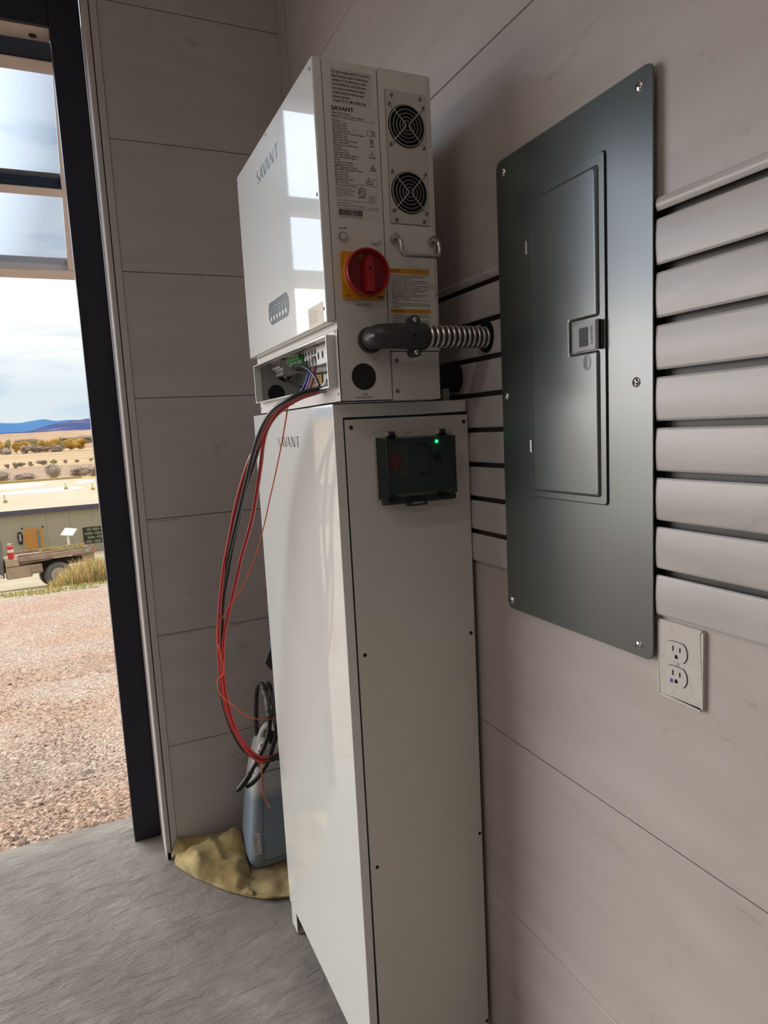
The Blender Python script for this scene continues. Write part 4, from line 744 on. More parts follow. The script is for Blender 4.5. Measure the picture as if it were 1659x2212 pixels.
# corrugated hose: rings along x
b = B(); t = bmesh.new(); rings = []; npt = 22; pitch = 0.0128; x0_, x1_ = -0.1745, 0.006; steps = int((x1_ - x0_) / pitch * 10); n = 32
for i in range(steps + 1):
    x = x0_ + (x1_ - x0_) * i / steps; ph = ((x - x0_) / pitch) % 1.0
    rr = 0.0203 + 0.0022 * (1 if ph < 0.42 else 0) * math.sin(PI * min(ph / 0.42, 1)) ** 0.5 if ph < 0.42 else 0.0196
    yc = -1.311 + 0.022 * ((x - x0_) / (x1_ - x0_)) ** 2; zc = gz + 0.0025 * math.sin((x - x0_) / (x1_ - x0_) * PI * 0.5)
    rings.append([t.verts.new((x, yc + rr * math.cos(2 * PI * k / n), zc + rr * math.sin(2 * PI * k / n))) for k in range(n)])
for i, (a, c) in enumerate(zip(rings[:-1], rings[1:])):
    ph = ((x0_ + (x1_ - x0_) * (i + 0.5) / steps - x0_) / pitch) % 1.0
    for k in range(n): f = t.faces.new((a[k], a[(k + 1) % n], c[(k + 1) % n], c[k])); f.material_index = 0 if ph < 0.45 else 1
me = bpy.data.meshes.new('corrugated_hose'); smooth_bm(t, 50); t.to_mesh(me); t.free(); link('corrugated_hose', me, [MZINC, mat('hose_groove', (0.10, 0.095, 0.085), 0.4, metal=0.6)], cd)
b = B(); b.prism(circ(1.290, gz + 0.005, 0.0300, 40, 0.0330), (-0.0100, 0, 0), *FRONT, 0, 0.0010); b.build('wall_hole', MBLK2, cd)
pp = atx(1000, 815, -0.01)
b = B(); b.cyl((-0.112, pp.y + 0.03, 1.684), (0.0, pp.y + 0.03, 1.684), 0.031, n=40); tag(b.build('sleeve_pipe', mat('matt_black_pipe', (0.010, 0.010, 0.012), 0.7)), 'short black pipe sleeve behind the inverter running into the slatwall', 'pipe')
b = B(); b.box(-0.062, -0.045, -1.19, -1.17, 1.6331, 1.660, 0.002); tag(b.build('mounting_tab', mat('tab_grey', (0.25, 0.24, 0.23), 0.5)), 'little grey metal tab standing on the cabinet top beneath the black pipe', 'bracket')

# ------------------------------------------------------------------ hanging battery cables and twine
def yv(v): 
    K = [(835, -1.165), (862, -1.12), (900, -1.03), (950, -0.96), (1000, -0.90), (1100, -0.80), (1200, -0.72), (1400, -0.61), (1550, -0.53), (1600, -0.50), (1645, -0.47), (1760, -0.46)]
    for (a, ya), (c, yc) in zip(K[:-1], K[1:]):
        if v <= c: return ya + (yc - ya) * max(0, (v - a)) / (c - a)
    return K[-1][1]
def cable(name, px, r, m, label, cat, group, dy=0.0, tail=None, n=12):
    pts = [at(u, v, yv(v) + (dy(v) if callable(dy) else dy)) for u, v in px] + ([at(*q) for q in tail] if tail else [])
    b = B(); b.tube(catmull(pts, 6), r, n); o = b.build(name, m, None, smooth=80); return tag(o, label, cat, group)
GC = 'battery cables hanging in a loop'
blk1 = [(697, 838), (680, 842), (655, 848), (625.7, 862), (595, 880), (573.6, 907.7), (556, 947), (541, 999), (528, 1055), (517, 1103), (502, 1164), (490, 1218), (481.5, 1272), (477, 1337), (474, 1380), (473, 1420), (476, 1479), (481, 1516), (492, 1556), (509, 1595), (530, 1624), (562, 1642)]
red1 = [(697, 840), (680, 846), (655, 853), (628, 865), (598, 884), (575, 918), (552, 968), (538, 996), (521.5, 1046), (506, 1107), (495.5, 1164), (484.6, 1218), (477, 1283), (472.8, 1345), (472, 1404), (476, 1456), (483, 1508), (493.6, 1549.6), (508, 1583), (529, 1616), (545.6, 1635), (562, 1644)]
red2 = [(699, 842), (680, 849), (655, 857), (628, 871), (597, 896), (578, 925), (569, 957.6), (564, 1001), (556, 1055), (547.6, 1105), (539, 1142), (521.5, 1203), (508.5, 1261.5), (493.3, 1326.6), (485, 1370), (482, 1414), (484, 1466), (491.5, 1514), (500, 1545), (514.4, 1585), (535, 1614), (550, 1628.6), (568, 1637)]
blk2 = [(699, 840), (680, 845), (655, 851), (628, 864), (600, 884), (581, 906), (567, 931.6), (557, 972), (543, 1018), (530, 1060), (514, 1131), (502, 1185.5), (492, 1240), (483, 1294), (480, 1360), (479, 1425), (484, 1487), (492.5, 1529), (505, 1570), (521.6, 1597), (542.4, 1622), (562, 1638)]
T1 = [(590, 1636, -0.44), (607, 1628, -0.40)]
cable('battery_cable', red1, 0.0048, MCABR, 'outer red cable of the hanging loop, leftmost beside the black one', 'cable', GC, -0.012, [(588, 1639, -0.45), (607, 1631, -0.41)])
cable('battery_cable', red2, 0.0048, MCABR, 'inner red cable hanging nearest to the cabinet face', 'cable', GC, -0.006, [(588, 1634, -0.44), (607, 1625, -0.40)])
cable('battery_cable', blk1, 0.0050, MCABK, 'black cable arching on top of the bundle where it leaves the inverter', 'cable', GC, lambda v: -0.026 if v < 1180 else (-0.026 + 0.038 * min(1, (v - 1180) / 120)), [(588, 1640, -0.44), (607, 1636, -0.40)])
cable('battery_cable', blk2, 0.0048, MCABK, 'black cable lying between the two hanging red cables', 'cable', GC, 0.004, [(588, 1637, -0.43), (607, 1641, -0.39)])
b = B(); tp = catmull([at(560, 1641, -0.475), at(575, 1641, -0.46), at(592, 1637, -0.44), at(596, 1634, -0.43)], 5); b.tube(tp, [0.0105 + 0.0016 * math.sin(i * 2.3) for i in range(len(tp))], 16)
tag(b.build('tape_wrap', MTAPE), 'crinkled black tape wrapped around the cable bundle near the jug', 'tape')
def yt(v):
    K = [(860, -1.13), (960, -1.02), (1081, -0.86), (1140, -0.79), (1335, -0.645), (1425, -0.62), (1454, -0.60), (1475, -0.60), (1506, -0.56), (1550, -0.46)]
    for (a, ya), (c, yc) in zip(K[:-1], K[1:]):
        if v <= c: return ya + (yc - ya) * max(0, (v - a)) / (c - a)
    return K[-1][1]
tw = [(640, 858), (625.6, 864), (617, 907.7), (608, 960), (595, 1023), (582, 1081), (569, 1140), (552, 1198.5), (534.5, 1246), (517, 1279), (495.5, 1309), (480, 1335)]
pts = [at(u, v, yt(v) - (0.022 if v > 1250 else 0)) for u, v in tw] + [at(471, 1345, -0.64), at(468, 1380, -0.62), at(474, 1405, -0.655), at(479, 1425, -0.65), at(483, 1445, -0.65), at(481, 1458, -0.64), at(470, 1466, -0.62), at(469, 1474, -0.62), at(472, 1491, -0.61), at(481, 1506, -0.60), at(497.8, 1520.5, -0.58), at(516.5, 1535, -0.56), at(535, 1547.5, -0.52), at(554, 1553, -0.48), at(576.8, 1554, -0.44), at(603, 1549, -0.40)]
cp = catmull(pts, 40); b = B()
for ph in (0, PI):
    q = []; s_ = 0
    for i, p in enumerate(cp):
        if i: s_ += (cp[i] - cp[i - 1]).length
        q.append(p + 0.0010 * (math.cos(s_ * 700 + ph) * Z1 + math.sin(s_ * 700 + ph) * X1))
    b.tube(q, 0.00105, 5)
tag(b.build('twine', MSTR), 'long orange twisted twine running down from the inverter around the cables', 'string')
pts = [at(566.4, 1645, -0.49), at(565, 1674, -0.49), at(565.4, 1705.6, -0.49), at(570.6, 1724, -0.485), at(582, 1741, -0.48)]
cp = catmull(pts, 20); b = B()
for ph in (0, PI): b.tube([p + 0.0010 * (math.cos(i * 0.8 + ph) * X1 + math.sin(i * 0.8 + ph) * Y1) for i, p in enumerate(cp)], 0.00105, 5)
for k in range(5): b.tube([cp[-1], cp[-1] + Vector((random.uniform(-.004, .004), random.uniform(-.003, .003), -0.006))], 0.0004, 4)
tag(b.build('twine', MSTR), 'short frayed end of orange twine dangling below the taped cable bundle', 'string')

# ------------------------------------------------------------------ jug, hoses, towel
def jug_mat():
    m = mat('translucent_jug', (0.60, 0.60, 0.56), 0.35, coat=0.2); t = m.node_tree; b = t.nodes['Principled BSDF']
    g = N(t, 'ShaderNodeNewGeometry'); sp = N(t, 'ShaderNodeSeparateXYZ'); t.links.new(g.outputs['Position'], sp.inputs[0])
    r = ramp(t, [(0.0, (0.20, 0.245, 0.30)), (0.262, (0.24, 0.29, 0.36)), (0.300, (0.50, 0.50, 0.47)), (1.0, (0.62, 0.60, 0.55))]); t.links.new(sp.outputs[2], r.inputs[0]); t.links.new(r.outputs[0], b.inputs['Base Color'])
    return m
jg = empty('fluid_jug', (-0.30, -0.175, 0.012), 'translucent plastic jug half full of blue fluid standing on the yellow towel', 'jug')
t = bmesh.new(); secs = []
#      z      cx      cy      hx     hy     r
JS = [(0.012, -0.293, -0.165, 0.088, 0.075, 0.030), (0.020, -0.293, -0.165, 0.096, 0.083, 0.035), (0.05, -0.293, -0.165, 0.100, 0.087, 0.035), (0.15, -0.290, -0.160, 0.092, 0.082, 0.034), (0.28, -0.284, -0.155, 0.080, 0.074, 0.032), (0.38, -0.275, -0.150, 0.068, 0.066, 0.030), (0.45, -0.266, -0.150, 0.056, 0.056, 0.028), (0.47, -0.262, -0.150, 0.048, 0.050, 0.026), (0.475, -0.26, -0.150, 0.02, 0.02, 0.012)]
for z, x_, y_, hx, hy, r in JS:
    poly = rrect(-hx, hx, -hy, hy, r, 5)
    # shallow recessed face panels: keep the outline round but pinch the middle of each side
    secs.append([t.verts.new((x_ + px, y_ + py, z)) for px, py in poly])
for a, c in zip(secs[:-1], secs[1:]):
    n = len(a)
    for k in range(n): t.faces.new((a[k], a[(k + 1) % n], c[(k + 1) % n], c[k]))
t.faces.new(secs[0][::-1]); t.faces.new(secs[-1])
b = B(); b.add(t); jb = b.build('jug_body', jug_mat(), jg, smooth=50)
b = B()   # recessed front panel outline
for pl in ([(-0.365, 0.06), (-0.355, 0.30)], [(-0.345, 0.065), (-0.315, 0.36), (-0.245, 0.36), (-0.215, 0.065)]):
    pass
def jf(x, z):   # y of the jug front at height z
    for (za, xa, ya, hxa, hya, ra), (zb, xb, yb, hxb, hyb, rb) in zip(JS[:-1], JS[1:]):
        if z <= zb: k = (z - za) / (zb - za); return ya + (yb - ya) * k - (hya + (hyb - hya) * k)
    return -0.2
fp = [(-0.345, 0.060), (-0.322, 0.340), (-0.310, 0.36), (-0.245, 0.36), (-0.232, 0.34), (-0.225, 0.060), (-0.235, 0.045), (-0.335, 0.045)]
b.tube([(x, jf(x, z) + 0.0003, z) for x, z in catmull([(x, z, 0) for x, z in fp + [fp[0]]], 4)[:-1] for x, z in ((x, z),)] if False else [(p.x, jf(p.x, p.y) - 0.0004, p.y) for p in catmull([(x, z, 0) for x, z in fp + [fp[0]]], 4)[:-1]], 0.0016, 6, closed=True)
b.build('panel_rib', mat('rib_grey', (0.12, 0.14, 0.16), 0.4), jg)
hl = [at(545, 1672, -0.19), at(553, 1640, -0.17), at(559, 1610, -0.16), at(567, 1580, -0.16), at(578, 1566, -0.17), at(592, 1570, -0.18), at(600, 1590, -0.19), at(598, 1612, -0.20)]
b = B(); b.tube(catmull(hl, 6), 0.0125, 12); b.build('jug_handle', mat('jug_white', (0.66, 0.64, 0.58), 0.4), jg)
b = B(); ccp = at(583, 1594, -0.19); b.cyl((ccp.x, -0.185, ccp.z - 0.02), (ccp.x + 0.004, -0.175, ccp.z + 0.022), 0.021, n=24); b.build('jug_cap', MBLACK, jg)
b = B(); MLB = mat('jug_label', (0.62, 0.61, 0.57), 0.5)
def jlab(x0, x1, z0, z1, name, txt):
    bb = B(); y0, y1 = jf(0, z0) - 0.0012, jf(0, z1) - 0.0012; t = bmesh.new()
    vs = [t.verts.new(p) for p in ((x0, y0, z0), (x1, y0, z0), (x1 + (x1 - x0) * 0.0, y1, z1), (x0, y1, z1), (x0, y0 + 0.001, z0), (x1, y0 + 0.001, z0), (x1, y1 + 0.001, z1), (x0, y1 + 0.001, z1))]
    for f in ((0, 1, 2, 3), (7, 6, 5, 4), (0, 4, 5, 1), (1, 5, 6, 2), (2, 6, 7, 3), (3, 7, 4, 0)): t.faces.new([vs[i] for i in f])
    bb.add(t); bb.mi = 1
    for k in range(txt):
        z = z0 + (z1 - z0) * (k + 0.8) / (txt + 0.6); y = y0 + (y1 - y0) * (z - z0) / (z1 - z0) - 0.0003; bb.box(x0 + 0.003, x1 - 0.003 - random.random() * 0.01, y, y + 0.0003, z, z + (z1 - z0) * 0.25 / txt, 0)
    return bb.build(name, [MLB, mat('label_ink', (0.12, 0.12, 0.12), 0.6)], jg)
jlab(-0.378, -0.352, 0.075, 0.150, 'jug_label', 9); jlab(-0.310, -0.262, 0.385, 0.445, 'instruction_label', 7)
bb = B()
for (u, v) in ((566, 1611), (561, 1624), (557, 1650)): p = at(u, v, -0.205); bb.box(p.x - 0.006, p.x + 0.006, p.y - 0.006, p.y - 0.003, p.z - 0.009, p.z + 0.009, 0.001, 1)
bb.build('orange_mark', mat('orange_sticker', (0.55, 0.14, 0.03), 0.5), jg)
# hoses over the jug
h1 = [(562, 1640, -0.12), (558, 1610, -0.12), (554, 1565, -0.14), (553.5, 1518, -0.17), (556, 1488, -0.20), (564, 1477, -0.235), (570, 1484, -0.26), (575, 1506, -0.28), (580, 1530, -0.30), (582.5, 1550, -0.305), (581, 1577, -0.305), (573, 1606, -0.31), (562, 1631, -0.315), (550, 1653, -0.32), (534, 1680, -0.32), (520, 1700, -0.31)]
h2 = [(575, 1500, -0.15), (576, 1484, -0.18), (580, 1477, -0.22), (584, 1488, -0.25), (588, 1510, -0.28), (593, 1540, -0.30), (596.5, 1565, -0.31), (597, 1588, -0.31), (589, 1614, -0.315), (578, 1646, -0.32), (564, 1670, -0.32), (547, 1690, -0.32), (533, 1699, -0.31)]
for pts, lab, sl_ in ((h1, 'left black hose looping over the jug with grey tape sleeve', [(567, 1482, -0.258), (575, 1506, -0.28), (578, 1525, -0.30), (582, 1545, -0.305)]), (h2, 'right black hose beside the cabinet with shiny grey tape sleeve', [(585.5, 1496, -0.262), (588, 1510, -0.28), (593, 1540, -0.30), (596.5, 1563, -0.31)])):
    e = empty('rubber_hose', at(*pts[0]), lab, 'hose', 'black hoses looped over the jug')
    b = B(); b.tube(catmull([at(*q) for q in pts], 6), 0.0078, 12); b.build('hose_body', MRUB, e, smooth=80)
    b = B(); sp2 = catmull([at(*q) for q in sl_], 6); b.tube(sp2, [0.0098 + 0.0012 * math.sin(i * 1.9) for i in range(len(sp2))], 14); b.build('tape_sleeve', MDUCT, e)
b = B(); b.tube(catmull([at(540, 1672, -0.326), at(528, 1690, -0.326), at(518, 1702, -0.32), at(511, 1710, -0.315)], 5), [0.010] * 8 + [0.009] * 4 + [0.008, 0.0065, 0.005, 0.003], 12); tag(b.build('hose_nozzle', MBLACK), 'black tapered nozzle where the two hose ends meet left of the jug', 'nozzle')
# dark bracket on the right wall behind the cabinet
b = B(); b.prism([(-0.30, 0.80), (-0.285, 0.775), (-0.20, 0.74), (-0.20, 0.90), (-0.262, 0.885)], (0, -0.30, 0), *SIDE, -0.012, 0.012); b.box(-0.21, -0.001, -0.312, -0.288, 0.80, 0.84, 0.002)
tag(b.build('wall_hook', mat('dark_grey_metal', (0.05, 0.05, 0.05), 0.5)), 'dark grey metal bracket sticking out behind the far edge of the cabinet', 'bracket')

def towel_mat():
    m = mat('terry_cloth', (0.32, 0.22, 0.07), 0.98, sheen=0.25); t = m.node_tree; b = t.nodes['Principled BSDF']; tcn = N(t, 'ShaderNodeTexCoord')
    n_ = N(t, 'ShaderNodeTexNoise'); n_.inputs['Scale'].default_value = 14; n_.inputs['Detail'].default_value = 5; t.links.new(tcn.outputs['Object'], n_.inputs['Vector'])
    r = ramp(t, [(0.35, (0.27, 0.175, 0.055)), (0.62, (0.50, 0.385, 0.165))]); t.links.new(n_.outputs['Fac'], r.inputs[0]); t.links.new(r.outputs[0], b.inputs['Base Color'])
    v_ = N(t, 'ShaderNodeTexNoise'); v_.inputs['Scale'].default_value = 300; v_.inputs['Detail'].default_value = 2; t.links.new(tcn.outputs['Object'], v_.inputs['Vector'])
    bn = N(t, 'ShaderNodeBump'); bn.inputs['Strength'].default_value = 1.0; bn.inputs['Distance'].default_value = 0.004; t.links.new(v_.outputs['Fac'], bn.inputs['Height']); t.links.new(bn.outputs[0], b.inputs['Normal'])
    return m
MTOW = towel_mat()
bt = bmesh.new()
def sheet(rows, sub=7, amp=0.004, seed=0):
    """rows of control points (same count) -> smooth sheet with thickness"""
    R_ = [catmull(r, sub) for r in rows]; cols = list(zip(*R_)); G = [catmull(c, sub) for c in cols]   # G[col][row]
    nc, nr = len(G), len(G[0]); V = []
    for i in range(nc):
        V.append([])
        for j in range(nr):
            p = G[i][j].copy(); d = (0.5 - abs(noise.noise(Vector((p.x * 13 + seed, p.y * 9 + p.x * 5, p.z * 9)))) * 3.0) * amp * 1.6 + noise.noise(Vector((p.x * 16 + seed, p.y * 16, p.z * 16))) * amp * 1.2 + noise.noise(Vector((p.x * 45, p.y * 45 + seed, 3))) * amp * 0.6 + noise.noise(Vector((p.x * 190, p.y * 190, p.z * 190))) * 0.0011
            V[-1].append(p + Vector((0, -0.3, 1)).normalized() * (d if p.z > 0.012 else abs(d)))
    top = [[bt.verts.new(p) for p in row] for row in V]
    bot = [[bt.verts.new(Vector((p.x, p.y + 0.004, max(0.001, p.z - 0.007)))) for p in row] for row in V]
    for i in range(nc - 1):
        for j in range(nr - 1):
            bt.faces.new((top[i][j], top[i + 1][j], top[i + 1][j + 1], top[i][j + 1])); bt.faces.new((bot[i][j], bot[i][j + 1], bot[i + 1][j + 1], bot[i + 1][j]))
    for i in range(nc - 1):
        bt.faces.new((top[i][0], bot[i][0], bot[i + 1][0], top[i + 1][0])); bt.faces.new((top[i][-1], top[i + 1][-1], bot[i + 1][-1], bot[i][-1]))
    for j in range(nr - 1):
        bt.faces.new((top[0][j], top[0][j + 1], bot[0][j + 1], bot[0][j])); bt.faces.new((top[-1][j], bot[-1][j], bot[-1][j + 1], top[-1][j + 1]))
def F0(u, v): w = ray(u, v); q = CAM_POS + (-CAM_POS.z + 0.008) / w.z * w; return q
# lower pad under everything
sheet([[F0(378, 1866), F0(415, 1891), F0(460, 1911), F0(505, 1928), F0(560, 1940), F0(600, 1940), F0(640, 1935)],
       [F0(385, 1862), F0(425, 1878), F0(470, 1893), F0(515, 1905), F0(560, 1915), F0(605, 1915), F0(640, 1910)],
       [F0(385, 1858), F0(430, 1860), F0(475, 1870), F0(520, 1880), F0(570, 1890), F0(615, 1890), F0(640, 1885)],
       [Vector((-0.625, -0.02, 0.008)), Vector((-0.55, -0.02, 0.008)), Vector((-0.49, -0.03, 0.009)), Vector((-0.42, -0.05, 0.009)), Vector((-0.34, -0.06, 0.009)), Vector((-0.26, -0.07, 0.009)), Vector((-0.22, -0.08, 0.009))]], 5, 0.003)
# folded upper flap: from the front edge rising towards the wall
sheet([[F0(376, 1862), F0(414, 1890), F0(460, 1909), F0(505, 1926), F0(548, 1937)],
       [at(380, 1850, -0.045), at(420, 1862, -0.16), at(465, 1873, -0.21), at(508, 1885, -0.26), at(546, 1912, -0.30)],
       [at(390, 1842, -0.035), at(428, 1842, -0.13), at(470, 1846, -0.165), at(510, 1852, -0.20), at(541, 1884, -0.255)],
       [at(402, 1836, -0.03), at(436, 1824, -0.10), at(474, 1820, -0.12), at(508, 1818, -0.14), at(533, 1850, -0.19)],
       [at(412, 1830, -0.03), at(442, 1816, -0.075), at(478, 1805, -0.085), at(508, 1788, -0.09), at(521, 1800, -0.11)]], 8, 0.006, 5)
# second fold behind it, against the wall
sheet([[at(370, 1851, -0.035), at(392, 1846, -0.05), at(415, 1840, -0.06), at(450, 1822, -0.07), at(500, 1805, -0.075)],
       [at(378, 1830, -0.022), at(400, 1822, -0.03), at(425, 1818, -0.035), at(460, 1808, -0.045), at(500, 1796, -0.05)],
       [at(386, 1809, -0.012), at(404, 1808, -0.014), at(432, 1806, -0.016), at(466, 1800, -0.02), at(505, 1789, -0.03)]], 6, 0.003, 9)
# roll in front of the jug
sheet([[F0(548, 1937), F0(575, 1943), F0(600, 1941), F0(640, 1934)],
       [at(549, 1920, -0.315), at(575, 1918, -0.330), at(602, 1915, -0.340), at(640, 1890, -0.36)],
       [at(552, 1908, -0.290), at(575, 1902, -0.300), at(602, 1908, -0.320), at(640, 1880, -0.34)],
       [at(556, 1896, -0.270), at(578, 1893, -0.275), at(602, 1897, -0.285), at(640, 1870, -0.29)]], 7, 0.005, 13)
smooth_bm(bt, 180)
me = bpy.data.meshes.new('towel'); bt.to_mesh(me); bt.free(); tag(link('towel', me, MTOW), 'crumpled mustard yellow terry towel on the floor under the jug', 'towel')

# ------------------------------------------------------------------ strip lamps added out of view as weak fill light
LW = mat('fill_lamp_diffuser', (0.9, 0.9, 0.88), 0.5, emit=((1.0, 0.95, 0.9), 1.0))
for k, (lx, ly) in enumerate(((-2.2, -2.6), (-2.2, -5.0), (-4.8, -2.6), (-4.8, -5.0))):
    e = empty('fill_lamp', (lx, ly, CEIL - 0.06), 'added white fill lamp under the ceiling, out of view', 'lamp', 'added fill lamps under the ceiling')
    b = B(); b.box(lx - 0.65, lx + 0.65, ly - 0.10, ly + 0.10, CEIL - 0.055, CEIL - 0.001, 0.008); b.build('fill_lamp_housing', MSIDE, e)
    b = B(); b.box(lx - 0.62, lx + 0.62, ly - 0.08, ly + 0.08, CEIL - 0.062, CEIL - 0.055, 0.002); b.build('fill_lamp_diffuser', LW, e)
    ld = bpy.data.lights.new('strip', 'AREA'); ld.shape = 'RECTANGLE'; ld.size = 1.2; ld.size_y = 0.16; ld.energy = FILL_LAMP; ld.color = (1.0, 0.93, 0.86)
    lo = bpy.data.objects.new('fill_strip_light', ld); C.objects.link(lo); lo.location = (lx, ly, CEIL - 0.07); lo.parent = e; lo.matrix_parent_inverse = PINV[e.name]

# ------------------------------------------------------------------ outside: ground
def ground_z(y):
    K = [(0.38, -0.035), (8.4, -0.62), (14.0, -1.62), (21.0, -2.93), (24.5, -3.45), (42.0, -5.12), (80, -6.6), (200, -8.0), (500, -8.0), (900, -7.3), (3000, -7.0)]
    if y < K[0][0]: return K[0][1]
    for (a, za), (c, zc) in zip(K[:-1], K[1:]):
        if y <= c: return za + (zc - za) * (y - a) / (c - a)
    return K[-1][1]
def ground(name, ys, x0, x1, m, nx=40, amp=0.02, dz=0.0):
    t = bmesh.new(); rows = []
    for y in ys:
        ex = max(0, (y - 10)) * 0.9
        rows.append([t.verts.new((x0 - ex + (x1 - x0 + 2 * ex) * i / nx, y, ground_z(y) + dz + (amp * noise.noise(Vector((i * 0.37, y * 1.3, 0))) if y > 0.6 else 0))) for i in range(nx + 1)])
    for a, c in zip(rows[:-1], rows[1:]):
        for i in range(nx): t.faces.new((a[i], a[i + 1], c[i + 1], c[i]))
    smooth_bm(t, 180); me = bpy.data.meshes.new(name); t.to_mesh(me); t.free(); o = link(name, me, m); o['kind'] = 'structure'; return o
def gravel_mat():
    m = mat('red_gravel', (0.5, 0.36, 0.28), 0.9); t = m.node_tree; b = t.nodes['Principled BSDF']; tcn = N(t, 'ShaderNodeTexCoord')
    v_ = N(t, 'ShaderNodeTexVoronoi'); v_.inputs['Scale'].default_value = 70; v_.inputs['Randomness'].default_value = 1; t.links.new(tcn.outputs['Object'], v_.inputs['Vector'])
    r = ramp(t, [(0.0, (0.22, 0.145, 0.11)), (0.35, (0.34, 0.245, 0.19)), (0.7, (0.40, 0.32, 0.25)), (1.0, (0.54, 0.47, 0.39))]); sp = N(t, 'ShaderNodeSeparateColor'); t.links.new(v_.outputs['Color'], sp.inputs[0]); t.links.new(sp.outputs[0], r.inputs[0])
    n_ = N(t, 'ShaderNodeTexNoise'); n_.inputs['Scale'].default_value = 1.1; n_.inputs['Detail'].default_value = 5; t.links.new(tcn.outputs['Object'], n_.inputs['Vector'])
    r2 = ramp(t, [(0.40, (1, 1, 1)), (0.62, (1.0, 0.84, 0.75))]); t.links.new(n_.outputs['Fac'], r2.inputs[0])
    mx_ = N(t, 'ShaderNodeMix', data_type='RGBA', blend_type='MULTIPLY'); mx_.inputs[0].default_value = 1; t.links.new(r.outputs[0], mx_.inputs[6]); t.links.new(r2.outputs[0], mx_.inputs[7]); t.links.new(mx_.outputs[2], b.inputs['Base Color'])
    bn = N(t, 'ShaderNodeBump'); bn.inputs['Strength'].default_value = 0.9; bn.inputs['Distance'].default_value = 0.012; bn.invert = True; t.links.new(v_.outputs['Distance'], bn.inputs['Height']); t.links.new(bn.outputs[0], b.inputs['Normal'])
    return m
MGRAV = gravel_mat()
ground('ground_gravel', [0.30, 0.37, 0.38, 0.6] + [0.8 + 0.3 * i for i in range(27)], -9, 6, MGRAV, 60, 0.03)
MDIRT = mat('tan_dirt', (0.38, 0.31, 0.22), 0.95, var=((0.5, 1.2, 1), (0.29, 0.25, 0.14), 0.4, 0.62, 8), bump=(6, 0.5, 0.05, 6))
ground('ground_dirt', [8.85 + 0.5 * i for i in range(28)] + [24, 27, 30, 34, 38, 42, 50, 60, 80], -14, 10, MDIRT, 60, 0.05)
# loose stones on the gravel
t = bmesh.new(); random.seed(11); M4 = []
for i in range(12000):
    y = 0.40 + (random.random() ** 1.7) * 3.4; x = random.uniform(-2.6 - y * 0.2, -0.35 + y * 0.1); s_ = random.uniform(0.003, 0.010) * (1.0 if random.random() > 0.03 else 2.0)
    z = ground_z(y) + 0.001
    base = [(-1, -0.6, 0), (0.2, -1, 0), (1, 0.1, 0), (0.1, 0.9, 0), (-0.5, -0.1, 0.8), (0.45, 0.05, 0.9)]
    a = random.random() * 6.28; ca, sa = math.cos(a), math.sin(a); vs = []
    for bx, by, bz in base:
        bx *= random.uniform(0.7, 1.3); by *= random.uniform(0.6, 1.1); bz *= random.uniform(0.5, 1.0)
        vs.append(t.verts.new((x + s_ * (bx * ca - by * sa), y + s_ * (bx * sa + by * ca), z + s_ * bz)))
    mi = random.choice((0, 0, 1, 1, 2, 3))
    for f in ((0, 1, 4), (1, 5, 4), (1, 2, 5), (2, 3, 5), (3, 4, 5), (3, 0, 4)):
        fc = t.faces.new([vs[k] for k in f]); fc.material_index = mi
bmesh.ops.recalc_face_normals(t, faces=t.faces[:]); me = bpy.data.meshes.new('loose_gravel'); t.to_mesh(me); t.free()
o = link('loose_gravel', me, [mat('stone_tan', (0.40, 0.32, 0.25), 0.9), mat('stone_rose', (0.36, 0.25, 0.20), 0.9), mat('stone_pale', (0.54, 0.48, 0.41), 0.9), mat('stone_brown', (0.22, 0.16, 0.13), 0.9)]); tag(o, 'loose reddish gravel stones outside the concrete threshold', 'gravel', kind='stuff')
# grass
def tuft(name, n, fx, fy, hh, m, label, spread=1.0, kind='stuff', gz=None):
    t = bmesh.new()
    for i in range(n):
        x, y = fx(), fy(); z = (ground_z(y) if gz is None else gz) - 0.02; h = (hh(x) if callable(hh) else hh) * random.uniform(0.45, 1.1); l = Vector((random.gauss(0, 0.22), random.gauss(0, 0.22), 1)).normalized(); w = 0.006 + 0.006 * random.random(); a = random.random() * PI
        s_ = Vector((math.cos(a), math.sin(a), 0)) * w; p = Vector((x, y, z)); q = p + l * h * 0.6; e = p + l * h + Vector((random.gauss(0, 0.12), random.gauss(0, 0.1), 0)) * h
        v = [t.verts.new(c) for c in (p - s_, p + s_, q - s_ * 0.8, q + s_ * 0.8, e)]
        mi = random.choice((0, 0, 1, 2) if h > 0.3 else (0, 1, 1, 2)); f = t.faces.new((v[0], v[1], v[3], v[2])); f.material_index = mi; f = t.faces.new((v[2], v[3], v[4])); f.material_index = mi
    me = bpy.data.meshes.new(name); t.to_mesh(me); t.free(); return tag(link(name, me, m), label, 'grass', kind=kind)
MGR = [mat('grass_straw', (0.66, 0.50, 0.24), 0.8), mat('grass_green', (0.30, 0.32, 0.10), 0.8), mat('grass_tan', (0.55, 0.36, 0.18), 0.8)]
tuft('tall_grass', 5200, lambda: -1.62 + 2.0 * random.random() ** 0.7, lambda: random.uniform(12.2, 14.0), lambda x: 0.16 + 0.44 * max(0, min(1, (x + 1.65) / 0.6)), MGR, 'tall straw-coloured grass clump at the edge of the gravel in front of the truck')
tuft('short_grass', 2600, lambda: random.uniform(-3.4, 1.2), lambda: random.uniform(9.2, 13.0), 0.10, MGR, 'thin dry grass along the far edge of the gravel')
tuft('loose_straw', 500, lambda: random.uniform(-2.3, -0.95), lambda: random.uniform(22.4, 22.8), 0.16, MGR, 'loose pale straw lying on the far side of the truck bed', gz=-1.98)

